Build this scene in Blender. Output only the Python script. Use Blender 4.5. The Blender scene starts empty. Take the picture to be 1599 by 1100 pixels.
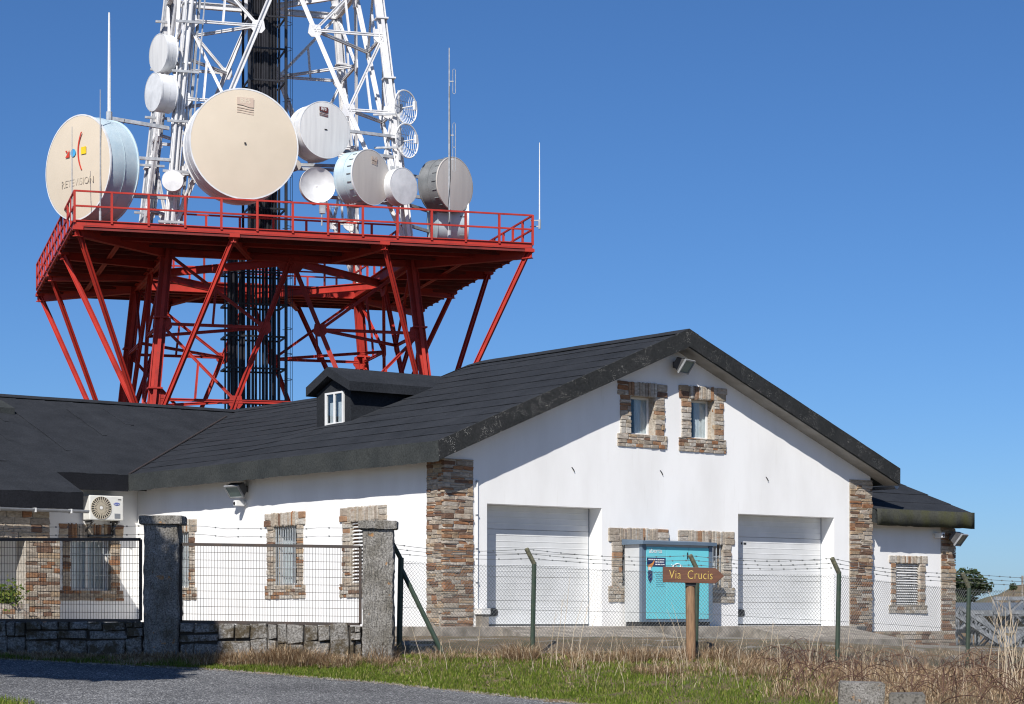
import bpy, bmesh, math, random
from mathutils import Vector, Matrix
R = math.radians
scene = bpy.context.scene
COL = scene.collection
random.seed(7)

# ------------------------------------------------------------------ camera, sky, sun, exposure
cam_d = bpy.data.cameras.new('camera'); cam = bpy.data.objects.new('camera', cam_d); COL.objects.link(cam)
cam.location = (0, 0, 0); cam.rotation_euler = (R(90), 0, 0)
cam_d.sensor_width = 36; cam_d.lens = 77.9; cam_d.shift_y = 0.2627; cam_d.clip_start = 0.5; cam_d.clip_end = 12000
scene.camera = cam
SUN_EL = R(41.7)
sun_h = Vector((.264, .964, 0)).normalized()             # horizontal travel of the light
sun_dir = Vector((sun_h.x*math.cos(SUN_EL), sun_h.y*math.cos(SUN_EL), -math.sin(SUN_EL)))
w = bpy.data.worlds.new('World'); scene.world = w; w.use_nodes = True
nt = w.node_tree; bg = nt.nodes['Background']
sky = nt.nodes.new('ShaderNodeTexSky'); sky.sky_type = 'NISHITA'; sky.sun_disc = False
sky.sun_elevation = SUN_EL; sky.sun_rotation = math.atan2(-sun_h.x, -sun_h.y)
sky.air_density = 1.0; sky.dust_density = 4.0; sky.ozone_density = 10.0; sky.altitude = 2500
hsv = nt.nodes.new('ShaderNodeHueSaturation'); hsv.inputs['Saturation'].default_value = 1.05; hsv.inputs['Value'].default_value = 1.12
nt.links.new(sky.outputs[0], hsv.inputs['Color']); nt.links.new(hsv.outputs[0], bg.inputs[0]); bg.inputs[1].default_value = 0.078
sl = bpy.data.lights.new('sun', 'SUN'); so = bpy.data.objects.new('sun', sl); COL.objects.link(so)
sl.energy = 5.0; sl.angle = R(.5); sl.color = (1, .955, .89)
so.rotation_euler = sun_dir.to_track_quat('-Z', 'Y').to_euler()
scene.cycles.filter_width = 1.15
vs = scene.view_settings; vs.view_transform = 'Standard'; vs.look = 'None'; vs.exposure = 0.25; vs.gamma = 1; vs.use_curve_mapping = False

# ------------------------------------------------------------------ helpers
class MB:
    def __init__(s): s.v = []; s.f = []
    def add(s, vs_, fs):
        n = len(s.v); s.v += [tuple(p) for p in vs_]; s.f += [tuple(i+n for i in f) for f in fs]; return s
    def box(s, a, b):
        x0,y0,z0 = a; x1,y1,z1 = b
        return s.add([(x0,y0,z0),(x1,y0,z0),(x1,y1,z0),(x0,y1,z0),(x0,y0,z1),(x1,y0,z1),(x1,y1,z1),(x0,y1,z1)],
                     [(0,3,2,1),(4,5,6,7),(0,1,5,4),(1,2,6,5),(2,3,7,6),(3,0,4,7)])
    def beam(s, p, q, w, h=None, up=(0,0,1)):
        h = h or w; p = Vector(p); q = Vector(q); d = (q-p).normalized(); up = Vector(up)
        if abs(d.dot(up)) > .98: up = Vector((0,1,0))
        x = d.cross(up).normalized()*w/2; y = x.cross(d).normalized()*h/2
        return s.add([p-x-y,p+x-y,p+x+y,p-x+y,q-x-y,q+x-y,q+x+y,q-x+y],
                     [(0,3,2,1),(4,5,6,7),(0,1,5,4),(1,2,6,5),(2,3,7,6),(3,0,4,7)])
    def channel(s, p, q, w, h, t=.025, up=(0,0,1)):
        p = Vector(p); q = Vector(q); d = (q-p).normalized(); up = Vector(up)
        if abs(d.dot(up)) > .98: up = Vector((0,1,0))
        x = d.cross(up).normalized(); y = x.cross(d).normalized()
        s.beam(p, q, t, h, up)
        for k in (-1, 1): s.beam(p+y*k*(h/2)+x*(w/2+t/2), q+y*k*(h/2)+x*(w/2+t/2), w, t, up)
        for k in (-1, 1): s.beam(p+y*k*(h/2)-x*(w/2+t/2), q+y*k*(h/2)-x*(w/2+t/2), w, t, up)
        return s
    def tube(s, pts, r, n=6, cap=True):
        pts = [Vector(p) for p in pts]; rings = []
        rr = r if isinstance(r, (list, tuple)) else [r]*len(pts)
        for i, p in enumerate(pts):
            d = (pts[min(i+1,len(pts)-1)]-pts[max(i-1,0)]).normalized()
            up = Vector((0,0,1)) if abs(d.z) < .95 else Vector((0,1,0))
            x = d.cross(up).normalized(); y = x.cross(d)
            rings.append([p+(x*math.cos(2*math.pi*k/n)+y*math.sin(2*math.pi*k/n))*rr[i] for k in range(n)])
        vs_ = [p for g in rings for p in g]; fs = []
        for i in range(len(pts)-1):
            for k in range(n):
                a = i*n+k; b = i*n+(k+1)%n; fs.append((a,b,b+n,a+n))
        if cap: fs.append(tuple(range(n))[::-1]); fs.append(tuple(range((len(pts)-1)*n, len(pts)*n)))
        return s.add(vs_, fs)
    def lathe(s, prof, n=40):
        """profile of (radius, y) round the local y axis"""
        vs_ = []; fs = []
        for r, y in prof:
            for k in range(n):
                a = 2*math.pi*k/n; vs_.append((r*math.cos(a), y, r*math.sin(a)))
        for i in range(len(prof)-1):
            for k in range(n):
                a = i*n+k; b = i*n+(k+1)%n; fs.append((a, b, b+n, a+n))
        if prof[0][0] > 1e-4 and False: fs.append(tuple(range(n)))
        return s.add(vs_, fs)
    def shell(s, P, t):
        """closed sheet over a 2-D grid of points, thickness t straight down"""
        m = len(P); n = len(P[0]); tv = [Vector(p) for row in P for p in row]
        vs_ = tv + [p-Vector((0,0,t)) for p in tv]; o = m*n; fs = []
        for i in range(m-1):
            for j in range(n-1):
                a,b,c,d = i*n+j,(i+1)*n+j,(i+1)*n+j+1,i*n+j+1
                fs.append((a,b,c,d)); fs.append((a+o,d+o,c+o,b+o))
        for i in range(m-1):
            for j in (0, n-1): a,b = i*n+j,(i+1)*n+j; fs.append((a,a+o,b+o,b))
        for j in range(n-1):
            for i in (0, m-1): a,b = i*n+j,i*n+j+1; fs.append((a,b,b+o,a+o))
        return s.add(vs_, fs)
    def prism(s, poly, axis, a, b):
        """polygon of 2-D points extruded along axis ('x','y','z') from a to b"""
        def P(p, t): return {'x': (t,p[0],p[1]), 'y': (p[0],t,p[1]), 'z': (p[0],p[1],t)}[axis]
        n = len(poly); vs_ = [P(p,a) for p in poly]+[P(p,b) for p in poly]
        fs = [tuple(range(n)), tuple(range(2*n-1, n-1, -1))]+[(i,(i+1)%n,(i+1)%n+n,i+n) for i in range(n)]
        return s.add(vs_, fs)
    def mesh(s, name):
        me = bpy.data.meshes.new(name); me.from_pydata(s.v, [], s.f); me.validate()
        bm = bmesh.new(); bm.from_mesh(me); bmesh.ops.recalc_face_normals(bm, faces=bm.faces); bm.to_mesh(me); bm.free()
        return me
    def build(s, name, mat, parent=None, smooth=False, bevel=0, raw=False):
        if raw:
            me = bpy.data.meshes.new(name); me.from_pydata(s.v, [], s.f)
        else: me = s.mesh(name)
        me.materials.append(mat)
        o = bpy.data.objects.new(name, me); COL.objects.link(o)
        if parent: o.parent = parent
        if smooth:
            me.polygons.foreach_set('use_smooth', [True]*len(me.polygons))
            try: me.set_sharp_from_angle(angle=R(38))
            except Exception: pass
        if bevel:
            m = o.modifiers.new('bevel', 'BEVEL'); m.width = bevel; m.segments = 2; m.limit_method = 'ANGLE'
        return o

def tag(o, label=None, cat=None, group=None, kind=None):
    if label: o['label'] = label
    if cat: o['category'] = cat
    if group: o['group'] = group
    if kind: o['kind'] = kind
    return o
def empty(name, loc=(0,0,0), rz=0, label=None, cat=None, group=None):
    o = bpy.data.objects.new(name, None); COL.objects.link(o); o.location = loc; o.rotation_euler = (0,0,rz)
    o.empty_display_size = .3
    return tag(o, label, cat, group)
def inst(name, me, parent, loc, rot=(0,0,0), scale=(1,1,1)):
    o = bpy.data.objects.new(name, me); COL.objects.link(o); o.parent = parent
    o.location = loc; o.rotation_euler = rot; o.scale = scale; return o
def text(body, size, mat, parent, matrix, name='lettering', extrude=.002, align='CENTER', space=1.0, offset=0.0, fit=None):
    c = bpy.data.curves.new('t', 'FONT'); c.body = body; c.size = size; c.extrude = extrude; c.align_x = align; c.align_y = 'CENTER'
    c.space_character = space; c.resolution_u = 3; c.offset = offset
    t = bpy.data.objects.new('t', c); COL.objects.link(t); bpy.context.view_layer.update()
    me = bpy.data.meshes.new_from_object(t.evaluated_get(bpy.context.evaluated_depsgraph_get())); me.name = name
    bpy.data.objects.remove(t); bpy.data.curves.remove(c)
    me.materials.clear(); me.materials.append(mat)
    if fit:
        xs_ = [q.co.x for q in me.vertices]; me.transform(Matrix.Scale(fit/(max(xs_)-min(xs_)), 4, (1,0,0)))
    me.transform(matrix)
    o = bpy.data.objects.new(name, me); COL.objects.link(o); o.parent = parent; return o
STAND = Matrix.Rotation(R(90), 4, 'X')          # text lying in xy -> standing, facing -y

# ------------------------------------------------------------------ materials
def nodes(name):
    m = bpy.data.materials.new(name); m.use_nodes = True; t = m.node_tree; return m, t, t.nodes['Principled BSDF']
def N(t, typ, **kw):
    n = t.nodes.new(typ)
    for k, v in kw.items():
        if k in n.inputs: n.inputs[k].default_value = v
        else: setattr(n, k, v)
    return n
def rgb(c): return (*c, 1)
def ramp(t, stops, interp='LINEAR'):
    n = t.nodes.new('ShaderNodeValToRGB'); e = n.color_ramp; e.interpolation = interp
    while len(e.elements) < len(stops): e.elements.new(.5)
    for el, (p, c) in zip(e.elements, stops): el.position = p; el.color = rgb(c) if len(c) == 3 else c
    return n
def mix(t, a, b, fac, mode='MIX'):
    n = t.nodes.new('ShaderNodeMix'); n.data_type = 'RGBA'; n.blend_type = mode
    for sock, v in ((n.inputs[6], a), (n.inputs[7], b), (n.inputs[0], fac)):
        if isinstance(v, bpy.types.NodeSocket): t.links.new(v, sock)
        elif isinstance(v, (tuple, list)): sock.default_value = rgb(v)
        else: sock.default_value = v
    return n.outputs[2]
def coord(t, scale=(1,1,1), kind='Object'):
    c = t.nodes.new('ShaderNodeTexCoord'); mp = t.nodes.new('ShaderNodeMapping'); mp.inputs['Scale'].default_value = scale
    t.links.new(c.outputs[kind], mp.inputs[0]); return mp.outputs[0]
def noise(t, scale, detail=4, vec=None, rough=.55):
    n = N(t, 'ShaderNodeTexNoise', Scale=scale, Detail=detail, Roughness=rough)
    t.links.new(vec if vec else coord(t), n.inputs['Vector']); return n.outputs['Fac']
def bump(t, b, h, strength=.3, dist=.02):
    n = N(t, 'ShaderNodeBump', Strength=strength, Distance=dist); t.links.new(h, n.inputs['Height']); t.links.new(n.outputs[0], b.inputs['Normal'])
def mat_plain(name, c1, c2=None, rough=.6, scale=3, metal=0, bstr=.15, bscale=40, spec=.5, lo=.35, hi=.65, stretch=(1,1,1)):
    m, t, b = nodes(name); c2 = c2 or tuple(x*.8 for x in c1)
    v = coord(t, stretch)
    r = ramp(t, [(lo, c1), (hi, c2)]); t.links.new(noise(t, scale, 6, v), r.inputs[0]); t.links.new(r.outputs[0], b.inputs['Base Color'])
    b.inputs['Roughness'].default_value = rough; b.inputs['Metallic'].default_value = metal; b.inputs['Specular IOR Level'].default_value = spec
    if bstr: bump(t, b, noise(t, bscale, 4, v), bstr, .01)
    return m
M = {}
# painted render walls: faint streaks and grime
m, t, b = nodes('white_render'); v = coord(t)
g = ramp(t, [(.30, (.74,.735,.72)), (.62, (.83,.83,.82))]); t.links.new(noise(t, .9, 8, coord(t, (1,1,.35))), g.inputs[0])
st = ramp(t, [(.60, (1,1,1)), (.80, (.93,.925,.91))]); t.links.new(noise(t, 3.2, 6, coord(t, (2.5,2.5,.25))), st.inputs[0])
t.links.new(mix(t, g.outputs[0], st.outputs[0], 1.0, 'MULTIPLY'), b.inputs['Base Color']); b.inputs['Roughness'].default_value = .85; b.inputs['Specular IOR Level'].default_value = .2
bump(t, b, noise(t, 60, 5, v), .25, .006); M['wall'] = m
# slate and gneiss stones, one colour for each stone
def stone_mat(name, stops, sc=9):
    m, t, b = nodes(name); oi = t.nodes.new('ShaderNodeObjectInfo'); ge = t.nodes.new('ShaderNodeNewGeometry')
    ad = N(t, 'ShaderNodeMath', operation='ADD'); t.links.new(oi.outputs['Random'], ad.inputs[0]); t.links.new(ge.outputs['Random Per Island'], ad.inputs[1])
    fr = N(t, 'ShaderNodeMath', operation='FRACT'); t.links.new(ad.outputs[0], fr.inputs[0])
    r = ramp(t, stops, 'CONSTANT'); t.links.new(fr.outputs[0], r.inputs[0])
    gv = coord(t, (.35,1,1.6), 'Object')
    tc = t.nodes.new('ShaderNodeNewGeometry'); mp = t.nodes.new('ShaderNodeMapping'); mp.inputs['Scale'].default_value = (1,1,2.4); t.links.new(tc.outputs['Position'], mp.inputs[0])
    pos = mp.outputs[0]
    s1 = ramp(t, [(.3, (.55,.53,.5)), (.7, (1.25,1.22,1.18))]); t.links.new(noise(t, sc, 8, pos, .65), s1.inputs[0])
    c = mix(t, r.outputs[0], s1.outputs[0], 1.0, 'MULTIPLY')
    s2 = ramp(t, [(.58, (0,0,0)), (.68, (1,1,1))]); t.links.new(noise(t, 5.1, 5, pos), s2.inputs[0])
    sg = N(t, 'ShaderNodeMath', operation='MULTIPLY'); sg.inputs[1].default_value = .38; t.links.new(s2.outputs[0], sg.inputs[0])
    c = mix(t, c, (.30,.13,.055), sg.outputs[0])
    t.links.new(c, b.inputs['Base Color']); b.inputs['Roughness'].default_value = .85; b.inputs['Specular IOR Level'].default_value = .25
    bump(t, b, noise(t, 26, 6, pos, .7), .7, .02); return m
M['stone'] = stone_mat('pier_stone', [(0,(.38,.335,.28)),(.15,(.31,.18,.105)),(.25,(.42,.365,.30)),(.37,(.17,.105,.075)),(.47,(.38,.29,.20)),(.58,(.44,.40,.35)),(.69,(.30,.155,.085)),(.77,(.31,.27,.225)),(.87,(.37,.32,.25)),(.94,(.22,.15,.11))])
M['stone_pale'] = stone_mat('surround_stone', [(0,(.46,.43,.385)),(.2,(.42,.375,.315)),(.36,(.50,.48,.44)),(.55,(.38,.33,.27)),(.68,(.33,.205,.13)),(.76,(.46,.42,.37)),(.92,(.34,.295,.25))])
M['mortar'] = mat_plain('mortar', (.50,.46,.40), (.34,.30,.25), .95, 14, bstr=.5, bscale=70)
# granite
m, t, b = nodes('granite'); v = coord(t); ge = t.nodes.new('ShaderNodeNewGeometry'); pos = ge.outputs['Position']
r = ramp(t, [(.36,(.05,.048,.043)),(.47,(.215,.205,.19)),(.60,(.40,.385,.36))]); t.links.new(noise(t, 34, 8, pos, .8), r.inputs[0])
r2 = ramp(t, [(.38,(1.05,1.05,1.05)),(.66,(.56,.54,.49))]); t.links.new(noise(t, 2.1, 6, pos), r2.inputs[0])
c = mix(t, r.outputs[0], r2.outputs[0], 1.0, 'MULTIPLY')
li = ramp(t, [(.66,(0,0,0)),(.70,(1,1,1))]); t.links.new(noise(t, 5.5, 3, pos), li.inputs[0])
lm = N(t, 'ShaderNodeMath', operation='MULTIPLY'); lm.inputs[1].default_value = .6; t.links.new(li.outputs[0], lm.inputs[0])
c = mix(t, c, (.42,.20,.045), lm.outputs[0])
mo = ramp(t, [(.56,(0,0,0)),(.66,(1,1,1))]); t.links.new(noise(t, 1.7, 6, pos, .65), mo.inputs[0])
mm = N(t, 'ShaderNodeMath', operation='MULTIPLY'); mm.inputs[1].default_value = .5; t.links.new(mo.outputs[0], mm.inputs[0])
c = mix(t, c, (.06,.045,.022), mm.outputs[0])
t.links.new(c, b.inputs['Base Color']); b.inputs['Roughness'].default_value = .95; b.inputs['Specular IOR Level'].default_value = .2
bump(t, b, noise(t, 18, 8, pos, .75), 1.0, .035); M['granite'] = m
# bitumen felt
def felt(name, c1, c2, tint=None, speck=0.0):
    m, t, b = nodes(name); v = coord(t)
    r = ramp(t, [(.32,c1),(.68,c2)]); t.links.new(noise(t, 1.3, 8, v, .6), r.inputs[0])
    f = ramp(t, [(.32,(.6,.6,.6)),(.68,(1.4,1.4,1.4))]); t.links.new(noise(t, 22, 7, v, .75), f.inputs[0])
    c = mix(t, r.outputs[0], f.outputs[0], 1.0, 'MULTIPLY')
    oi = t.nodes.new('ShaderNodeObjectInfo'); ov = ramp(t, [(0,(.94,.94,.94)),(1,(1.06,1.06,1.06))]); t.links.new(oi.outputs['Random'], ov.inputs[0]); c = mix(t, c, ov.outputs[0], 1.0, 'MULTIPLY')
    if tint:
        k = ramp(t, [(.42,(0,0,0)),(.66,(1,1,1))]); t.links.new(noise(t, 2.2, 5, coord(t, (1,1,.6))), k.inputs[0])
        ml = N(t, 'ShaderNodeMath', operation='MULTIPLY'); ml.inputs[1].default_value = .8; t.links.new(k.outputs[0], ml.inputs[0]); c = mix(t, c, tint, ml.outputs[0])
    if speck:
        vo = N(t, 'ShaderNodeTexVoronoi', Scale=36.0); t.links.new(v, vo.inputs['Vector'])
        k1 = ramp(t, [(.20,(1,1,1)),(.25,(0,0,0))]); t.links.new(vo.outputs['Distance'], k1.inputs[0])
        k2 = ramp(t, [(.50,(0,0,0)),(.60,(1,1,1))]); t.links.new(noise(t, 4.5, 5, v), k2.inputs[0])
        k3 = N(t, 'ShaderNodeMath', operation='MULTIPLY'); t.links.new(k1.outputs[0], k3.inputs[0]); t.links.new(k2.outputs[0], k3.inputs[1])
        k4 = N(t, 'ShaderNodeMath', operation='MULTIPLY'); k4.inputs[1].default_value = speck; t.links.new(k3.outputs[0], k4.inputs[0])
        c = mix(t, c, (.75,.73,.68), k4.outputs[0])
    t.links.new(c, b.inputs['Base Color']); b.inputs['Roughness'].default_value = .92; b.inputs['Specular IOR Level'].default_value = .15
    bump(t, b, noise(t, 14, 6, v), .3, .02); return m
M['felt'] = felt('roof_felt', (.019,.0215,.026), (.029,.032,.038))
M['felt_fascia'] = felt('fascia_felt', (.030,.034,.035), (.046,.050,.049))
M['felt_speck'] = felt('verge_felt', (.020,.022,.023), (.030,.031,.032), speck=.65)
M['felt_speck2'] = felt('verge_felt_sparse', (.020,.022,.023), (.030,.031,.032), speck=.35)
M['felt_dark'] = felt('shaded_fascia_felt', (.009,.010,.013), (.014,.015,.019))  # darker fascia felt: weaker light on the wing's front edges painted in
M['felt_green'] = felt('mossy_felt', (.036,.038,.034), (.055,.056,.045), tint=(.060,.062,.020))
M['dormer'] = felt('dormer_felt', (.017,.019,.023), (.026,.029,.034))
M['soffit'] = mat_plain('soffit_board', (.30,.29,.27), (.22,.21,.19), .8, 2)
M['pvc'] = mat_plain('white_frame', (.78,.78,.77), (.68,.68,.66), .4, 4, bstr=.05)
M['curtain'] = mat_plain('curtain', (.78,.77,.74), (.55,.54,.52), .9, 6, stretch=(6,6,.4))
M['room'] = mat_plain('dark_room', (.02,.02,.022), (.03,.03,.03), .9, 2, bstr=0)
m, t, b = nodes('window_glass'); b.inputs['Base Color'].default_value = (.02,.03,.04,1)
tr = N(t, 'ShaderNodeBsdfTransparent'); tr.inputs[0].default_value = (.88,.92,.94,1); gl = N(t, 'ShaderNodeBsdfGlossy', Roughness=.03)
lw = N(t, 'ShaderNodeLayerWeight', Blend=.5); pw = N(t, 'ShaderNodeMath', operation='POWER'); pw.inputs[1].default_value = 3.5; t.links.new(lw.outputs['Facing'], pw.inputs[0])
fr = N(t, 'ShaderNodeMath', operation='MULTIPLY_ADD'); fr.inputs[1].default_value = .85; fr.inputs[2].default_value = .06; t.links.new(pw.outputs[0], fr.inputs[0]); mx = t.nodes.new('ShaderNodeMixShader'); t.links.new(fr.outputs[0], mx.inputs[0]); t.links.new(tr.outputs[0], mx.inputs[1]); t.links.new(gl.outputs[0], mx.inputs[2])
t.links.new(mx.outputs[0], t.nodes['Material Output'].inputs[0]); M['glass'] = m
M['bar'] = mat_plain('painted_bar', (.42,.45,.47), (.30,.33,.35), .5, 8)
M['door'] = mat_plain('garage_door_paint', (.66,.67,.67), (.58,.59,.585), .45, 1.5, bstr=.06, bscale=25)
M['black'] = mat_plain('black_plastic', (.018,.018,.02), (.03,.03,.03), .5, 5, bstr=.05)
M['concrete'] = mat_plain('concrete', (.33,.295,.25), (.15,.13,.105), .92, 3.4, bstr=.5, bscale=30)
M['old_concrete'] = mat_plain('lichened_concrete', (.15,.14,.122), (.065,.06,.051), .95, 26, bstr=.8, bscale=30, lo=.45, hi=.62)
M['zinc'] = mat_plain('zinc', (.34,.36,.39), (.26,.28,.31), .45, 4, metal=.6, bstr=.05)
M['truss_steel'] = mat_plain('stacked_steel', (.24,.255,.275), (.09,.10,.115), .5, 5, metal=.1, bstr=.1)
M['galv'] = mat_plain('galvanised_steel', (.44,.455,.475), (.28,.295,.315), .5, 5, metal=.1, bstr=.1)
M['red'] = mat_plain('red_tower_paint', (.46,.030,.017), (.30,.019,.013), .5, 1.4, bstr=.08, bscale=12)
m, t, b = nodes('red_tower_paint'); v = coord(t)
r = ramp(t, [(.32,(.47,.036,.021)),(.55,(.37,.026,.017)),(.72,(.22,.020,.014))]); t.links.new(noise(t, 1.1, 8, v, .65), r.inputs[0])
k = ramp(t, [(.60,(0,0,0)),(.70,(1,1,1))]); t.links.new(noise(t, 4.5, 7, v, .7), k.inputs[0])
kk = N(t, 'ShaderNodeMath', operation='MULTIPLY'); kk.inputs[1].default_value = .6; t.links.new(k.outputs[0], kk.inputs[0])
t.links.new(mix(t, r.outputs[0], (.14,.045,.025), kk.outputs[0]), b.inputs['Base Color']); b.inputs['Roughness'].default_value = .6; b.inputs['Specular IOR Level'].default_value = .35; bump(t, b, noise(t, 14, 5, v), .15, .01); M['red'] = m
M['red_dark'] = mat_plain('shaded_deck_paint', (.21,.019,.014), (.12,.015,.012), .7, 2, bstr=.2, bscale=10)  # darker copy of the tower red: shade under the platform put into the colour
M['tower_white'] = mat_plain('white_tower_paint', (.76,.76,.76), (.60,.60,.61), .5, 1.6, bstr=.06, bscale=12)
M['cable'] = mat_plain('black_cable', (.009,.009,.012), (.018,.018,.024), .5, 3, bstr=0)
M['cream'] = mat_plain('cream_radome', (.62,.535,.42), (.585,.505,.395), .6, .9, bstr=.04, bscale=4)
M['radome_grey'] = mat_plain('grey_radome', (.53,.495,.455), (.47,.44,.41), .6, 1.2, bstr=.04, bscale=4, stretch=(3,1,.3))
M['radome_white'] = mat_plain('white_radome', (.66,.66,.65), (.56,.56,.56), .55, 1.5, bstr=.04, bscale=4, stretch=(4,1,.3))
M['drum_blue'] = mat_plain('pale_blue_drum', (.50,.60,.64), (.40,.51,.57), .5, 2, bstr=.1, bscale=6)
M['drum_white'] = mat_plain('white_drum', (.72,.73,.74), (.55,.56,.57), .5, 2, bstr=.1, bscale=6)
M['drum_grey'] = mat_plain('grey_drum', (.21,.22,.225), (.14,.15,.155), .5, 2, bstr=.1, bscale=6)
M['logo_pink'] = mat_plain('faded_print', (.52,.40,.32), (.56,.45,.36), .7, 3, bstr=0)
M['logo_red'] = mat_plain('dark_red_print', (.13,.03,.03), (.09,.02,.02), .7, 3, bstr=0)
M['print_red'] = mat_plain('red_print', (.62,.05,.025), None, .6, 3, bstr=0)
M['print_blue'] = mat_plain('blue_print', (.06,.36,.66), None, .6, 3, bstr=0)
M['print_yellow'] = mat_plain('yellow_print', (.80,.56,.02), None, .6, 3, bstr=0)
M['print_grey'] = mat_plain('grey_print', (.54,.475,.38), None, .7, 3, bstr=0)
M['print_white'] = mat_plain('white_print', (.78,.80,.80), None, .6, 3, bstr=0)
M['navy'] = mat_plain('navy_print', (.012,.03,.11), None, .5, 3, bstr=0)
M['orange'] = mat_plain('orange_print', (.70,.28,.06), None, .6, 3, bstr=0)
M['teal'] = mat_plain('teal_panel', (.15,.60,.67), (.16,.55,.62), .45, 1.6, bstr=.08, bscale=8)
M['teal_dark'] = mat_plain('teal_print', (.09,.42,.48), None, .5, 3, bstr=0)
M['cab_grey'] = mat_plain('cabinet_grey', (.54,.56,.57), (.47,.49,.50), .5, 2, bstr=.05)
M['cab_blue'] = mat_plain('cabinet_trim', (.12,.17,.23), (.10,.14,.19), .5, 2, bstr=.05)
M['fence_green'] = mat_plain('green_post_paint', (.022,.045,.030), (.040,.055,.036), .6, 7, bstr=.2)
M['lichen_post'] = mat_plain('weathered_post_tip', (.17,.16,.10), (.08,.085,.06), .9, 18, bstr=.3)
M['wire'] = mat_plain('fence_wire', (.16,.17,.17), (.10,.11,.11), .6, 9, bstr=0, metal=.2)
M['gate'] = mat_plain('dark_gate_iron', (.030,.026,.024), (.055,.036,.026), .6, 5, bstr=.1)
M['sign_wood'] = mat_plain('varnished_board', (.135,.052,.024), (.085,.034,.018), .55, 6, bstr=.2, stretch=(.6,1,7))
M['post_wood'] = mat_plain('wood_post', (.30,.18,.095), (.17,.10,.055), .8, 8, bstr=.4, stretch=(5,5,.5))
M['sign_yellow'] = mat_plain('yellow_letter', (.62,.45,.10), None, .6, 3, bstr=0)
M['lamp_body'] = mat_plain('lamp_housing', (.05,.05,.055), (.09,.09,.09), .5, 6)
M['lamp_rim'] = mat_plain('lamp_rim', (.34,.35,.36), (.22,.23,.24), .4, 6, metal=.2, bstr=0)
M['lamp_glass'] = mat_plain('lamp_glass', (.10,.15,.15), (.15,.20,.19), .12, 4, bstr=0)
M['ac'] = mat_plain('unit_casing', (.70,.70,.66), (.63,.63,.60), .5, 2, bstr=.05)
M['ac_fan'] = mat_plain('fan_grille', (.46,.41,.32), (.38,.34,.27), .6, 4, bstr=.05)
M['bark'] = mat_plain('bark', (.14,.10,.07), (.08,.06,.045), .95, 8, bstr=.6)
def leaf_mat(name, stops, trans=.25):
    m, t, b = nodes(name); ge = t.nodes.new('ShaderNodeNewGeometry')
    r = ramp(t, stops); t.links.new(ge.outputs['Random Per Island'], r.inputs[0]); t.links.new(r.outputs[0], b.inputs['Base Color'])
    b.inputs['Roughness'].default_value = .7; b.inputs['Specular IOR Level'].default_value = .2
    tl = N(t, 'ShaderNodeBsdfTranslucent'); t.links.new(r.outputs[0], tl.inputs[0]); mx = N(t, 'ShaderNodeMixShader'); mx.inputs[0].default_value = trans
    t.links.new(b.outputs[0], mx.inputs[1]); t.links.new(tl.outputs[0], mx.inputs[2]); t.links.new(mx.outputs[0], t.nodes['Material Output'].inputs[0]); return m
M['leaf'] = leaf_mat('dark_leaves', [(0,(.025,.045,.02)),(.5,(.045,.07,.03)),(1,(.085,.10,.05))])
M['leaf_bright'] = leaf_mat('fresh_leaves', [(0,(.06,.11,.02)),(.6,(.12,.17,.03)),(1,(.25,.24,.06))])
M['grass'] = leaf_mat('grass_blades', [(0,(.06,.10,.012)),(.4,(.125,.185,.022)),(.8,(.19,.235,.035)),(.93,(.26,.25,.07)),(1,(.42,.35,.19))], .3)
M['straw'] = leaf_mat('straw', [(0,(.11,.065,.035)),(.25,(.24,.15,.085)),(.5,(.38,.26,.15)),(.8,(.50,.38,.24)),(1,(.62,.52,.38))], .2)
M['bramble'] = leaf_mat('bramble_stem', [(0,(.06,.03,.025)),(.6,(.13,.075,.055)),(1,(.24,.16,.10))], 0)
M['stalk'] = leaf_mat('pale_stalk', [(0,(.42,.33,.22)),(1,(.66,.56,.42))], .1)
# asphalt
m, t, b = nodes('asphalt'); ge = t.nodes.new('ShaderNodeNewGeometry'); pos = ge.outputs['Position']
r = ramp(t, [(.30,(.085,.086,.09)),(.50,(.112,.114,.118)),(.70,(.15,.152,.156))]); t.links.new(noise(t, .55, 7, pos), r.inputs[0])
vo = N(t, 'ShaderNodeTexVoronoi', Scale=52.0); t.links.new(pos, vo.inputs['Vector'])
hs = N(t, 'ShaderNodeSeparateColor'); t.links.new(vo.outputs['Color'], hs.inputs[0])
k = ramp(t, [(0,(.30,.30,.30)),(.6,(1.0,1.0,1.0)),(.86,(1.9,1.9,1.9)),(.95,(4.2,4.1,3.9))]); t.links.new(hs.outputs[0], k.inputs[0])
t.links.new(mix(t, r.outputs[0], k.outputs[0], 1.0, 'MULTIPLY'), b.inputs['Base Color']); b.inputs['Roughness'].default_value = .9; b.inputs['Specular IOR Level'].default_value = .3
bump(t, b, vo.outputs['Distance'], .7, .02); M['asphalt'] = m
M['yard'] = mat_plain('old_tarmac', (.25,.225,.185), (.15,.135,.115), .95, 1.4, bstr=.6, bscale=35)
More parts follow.
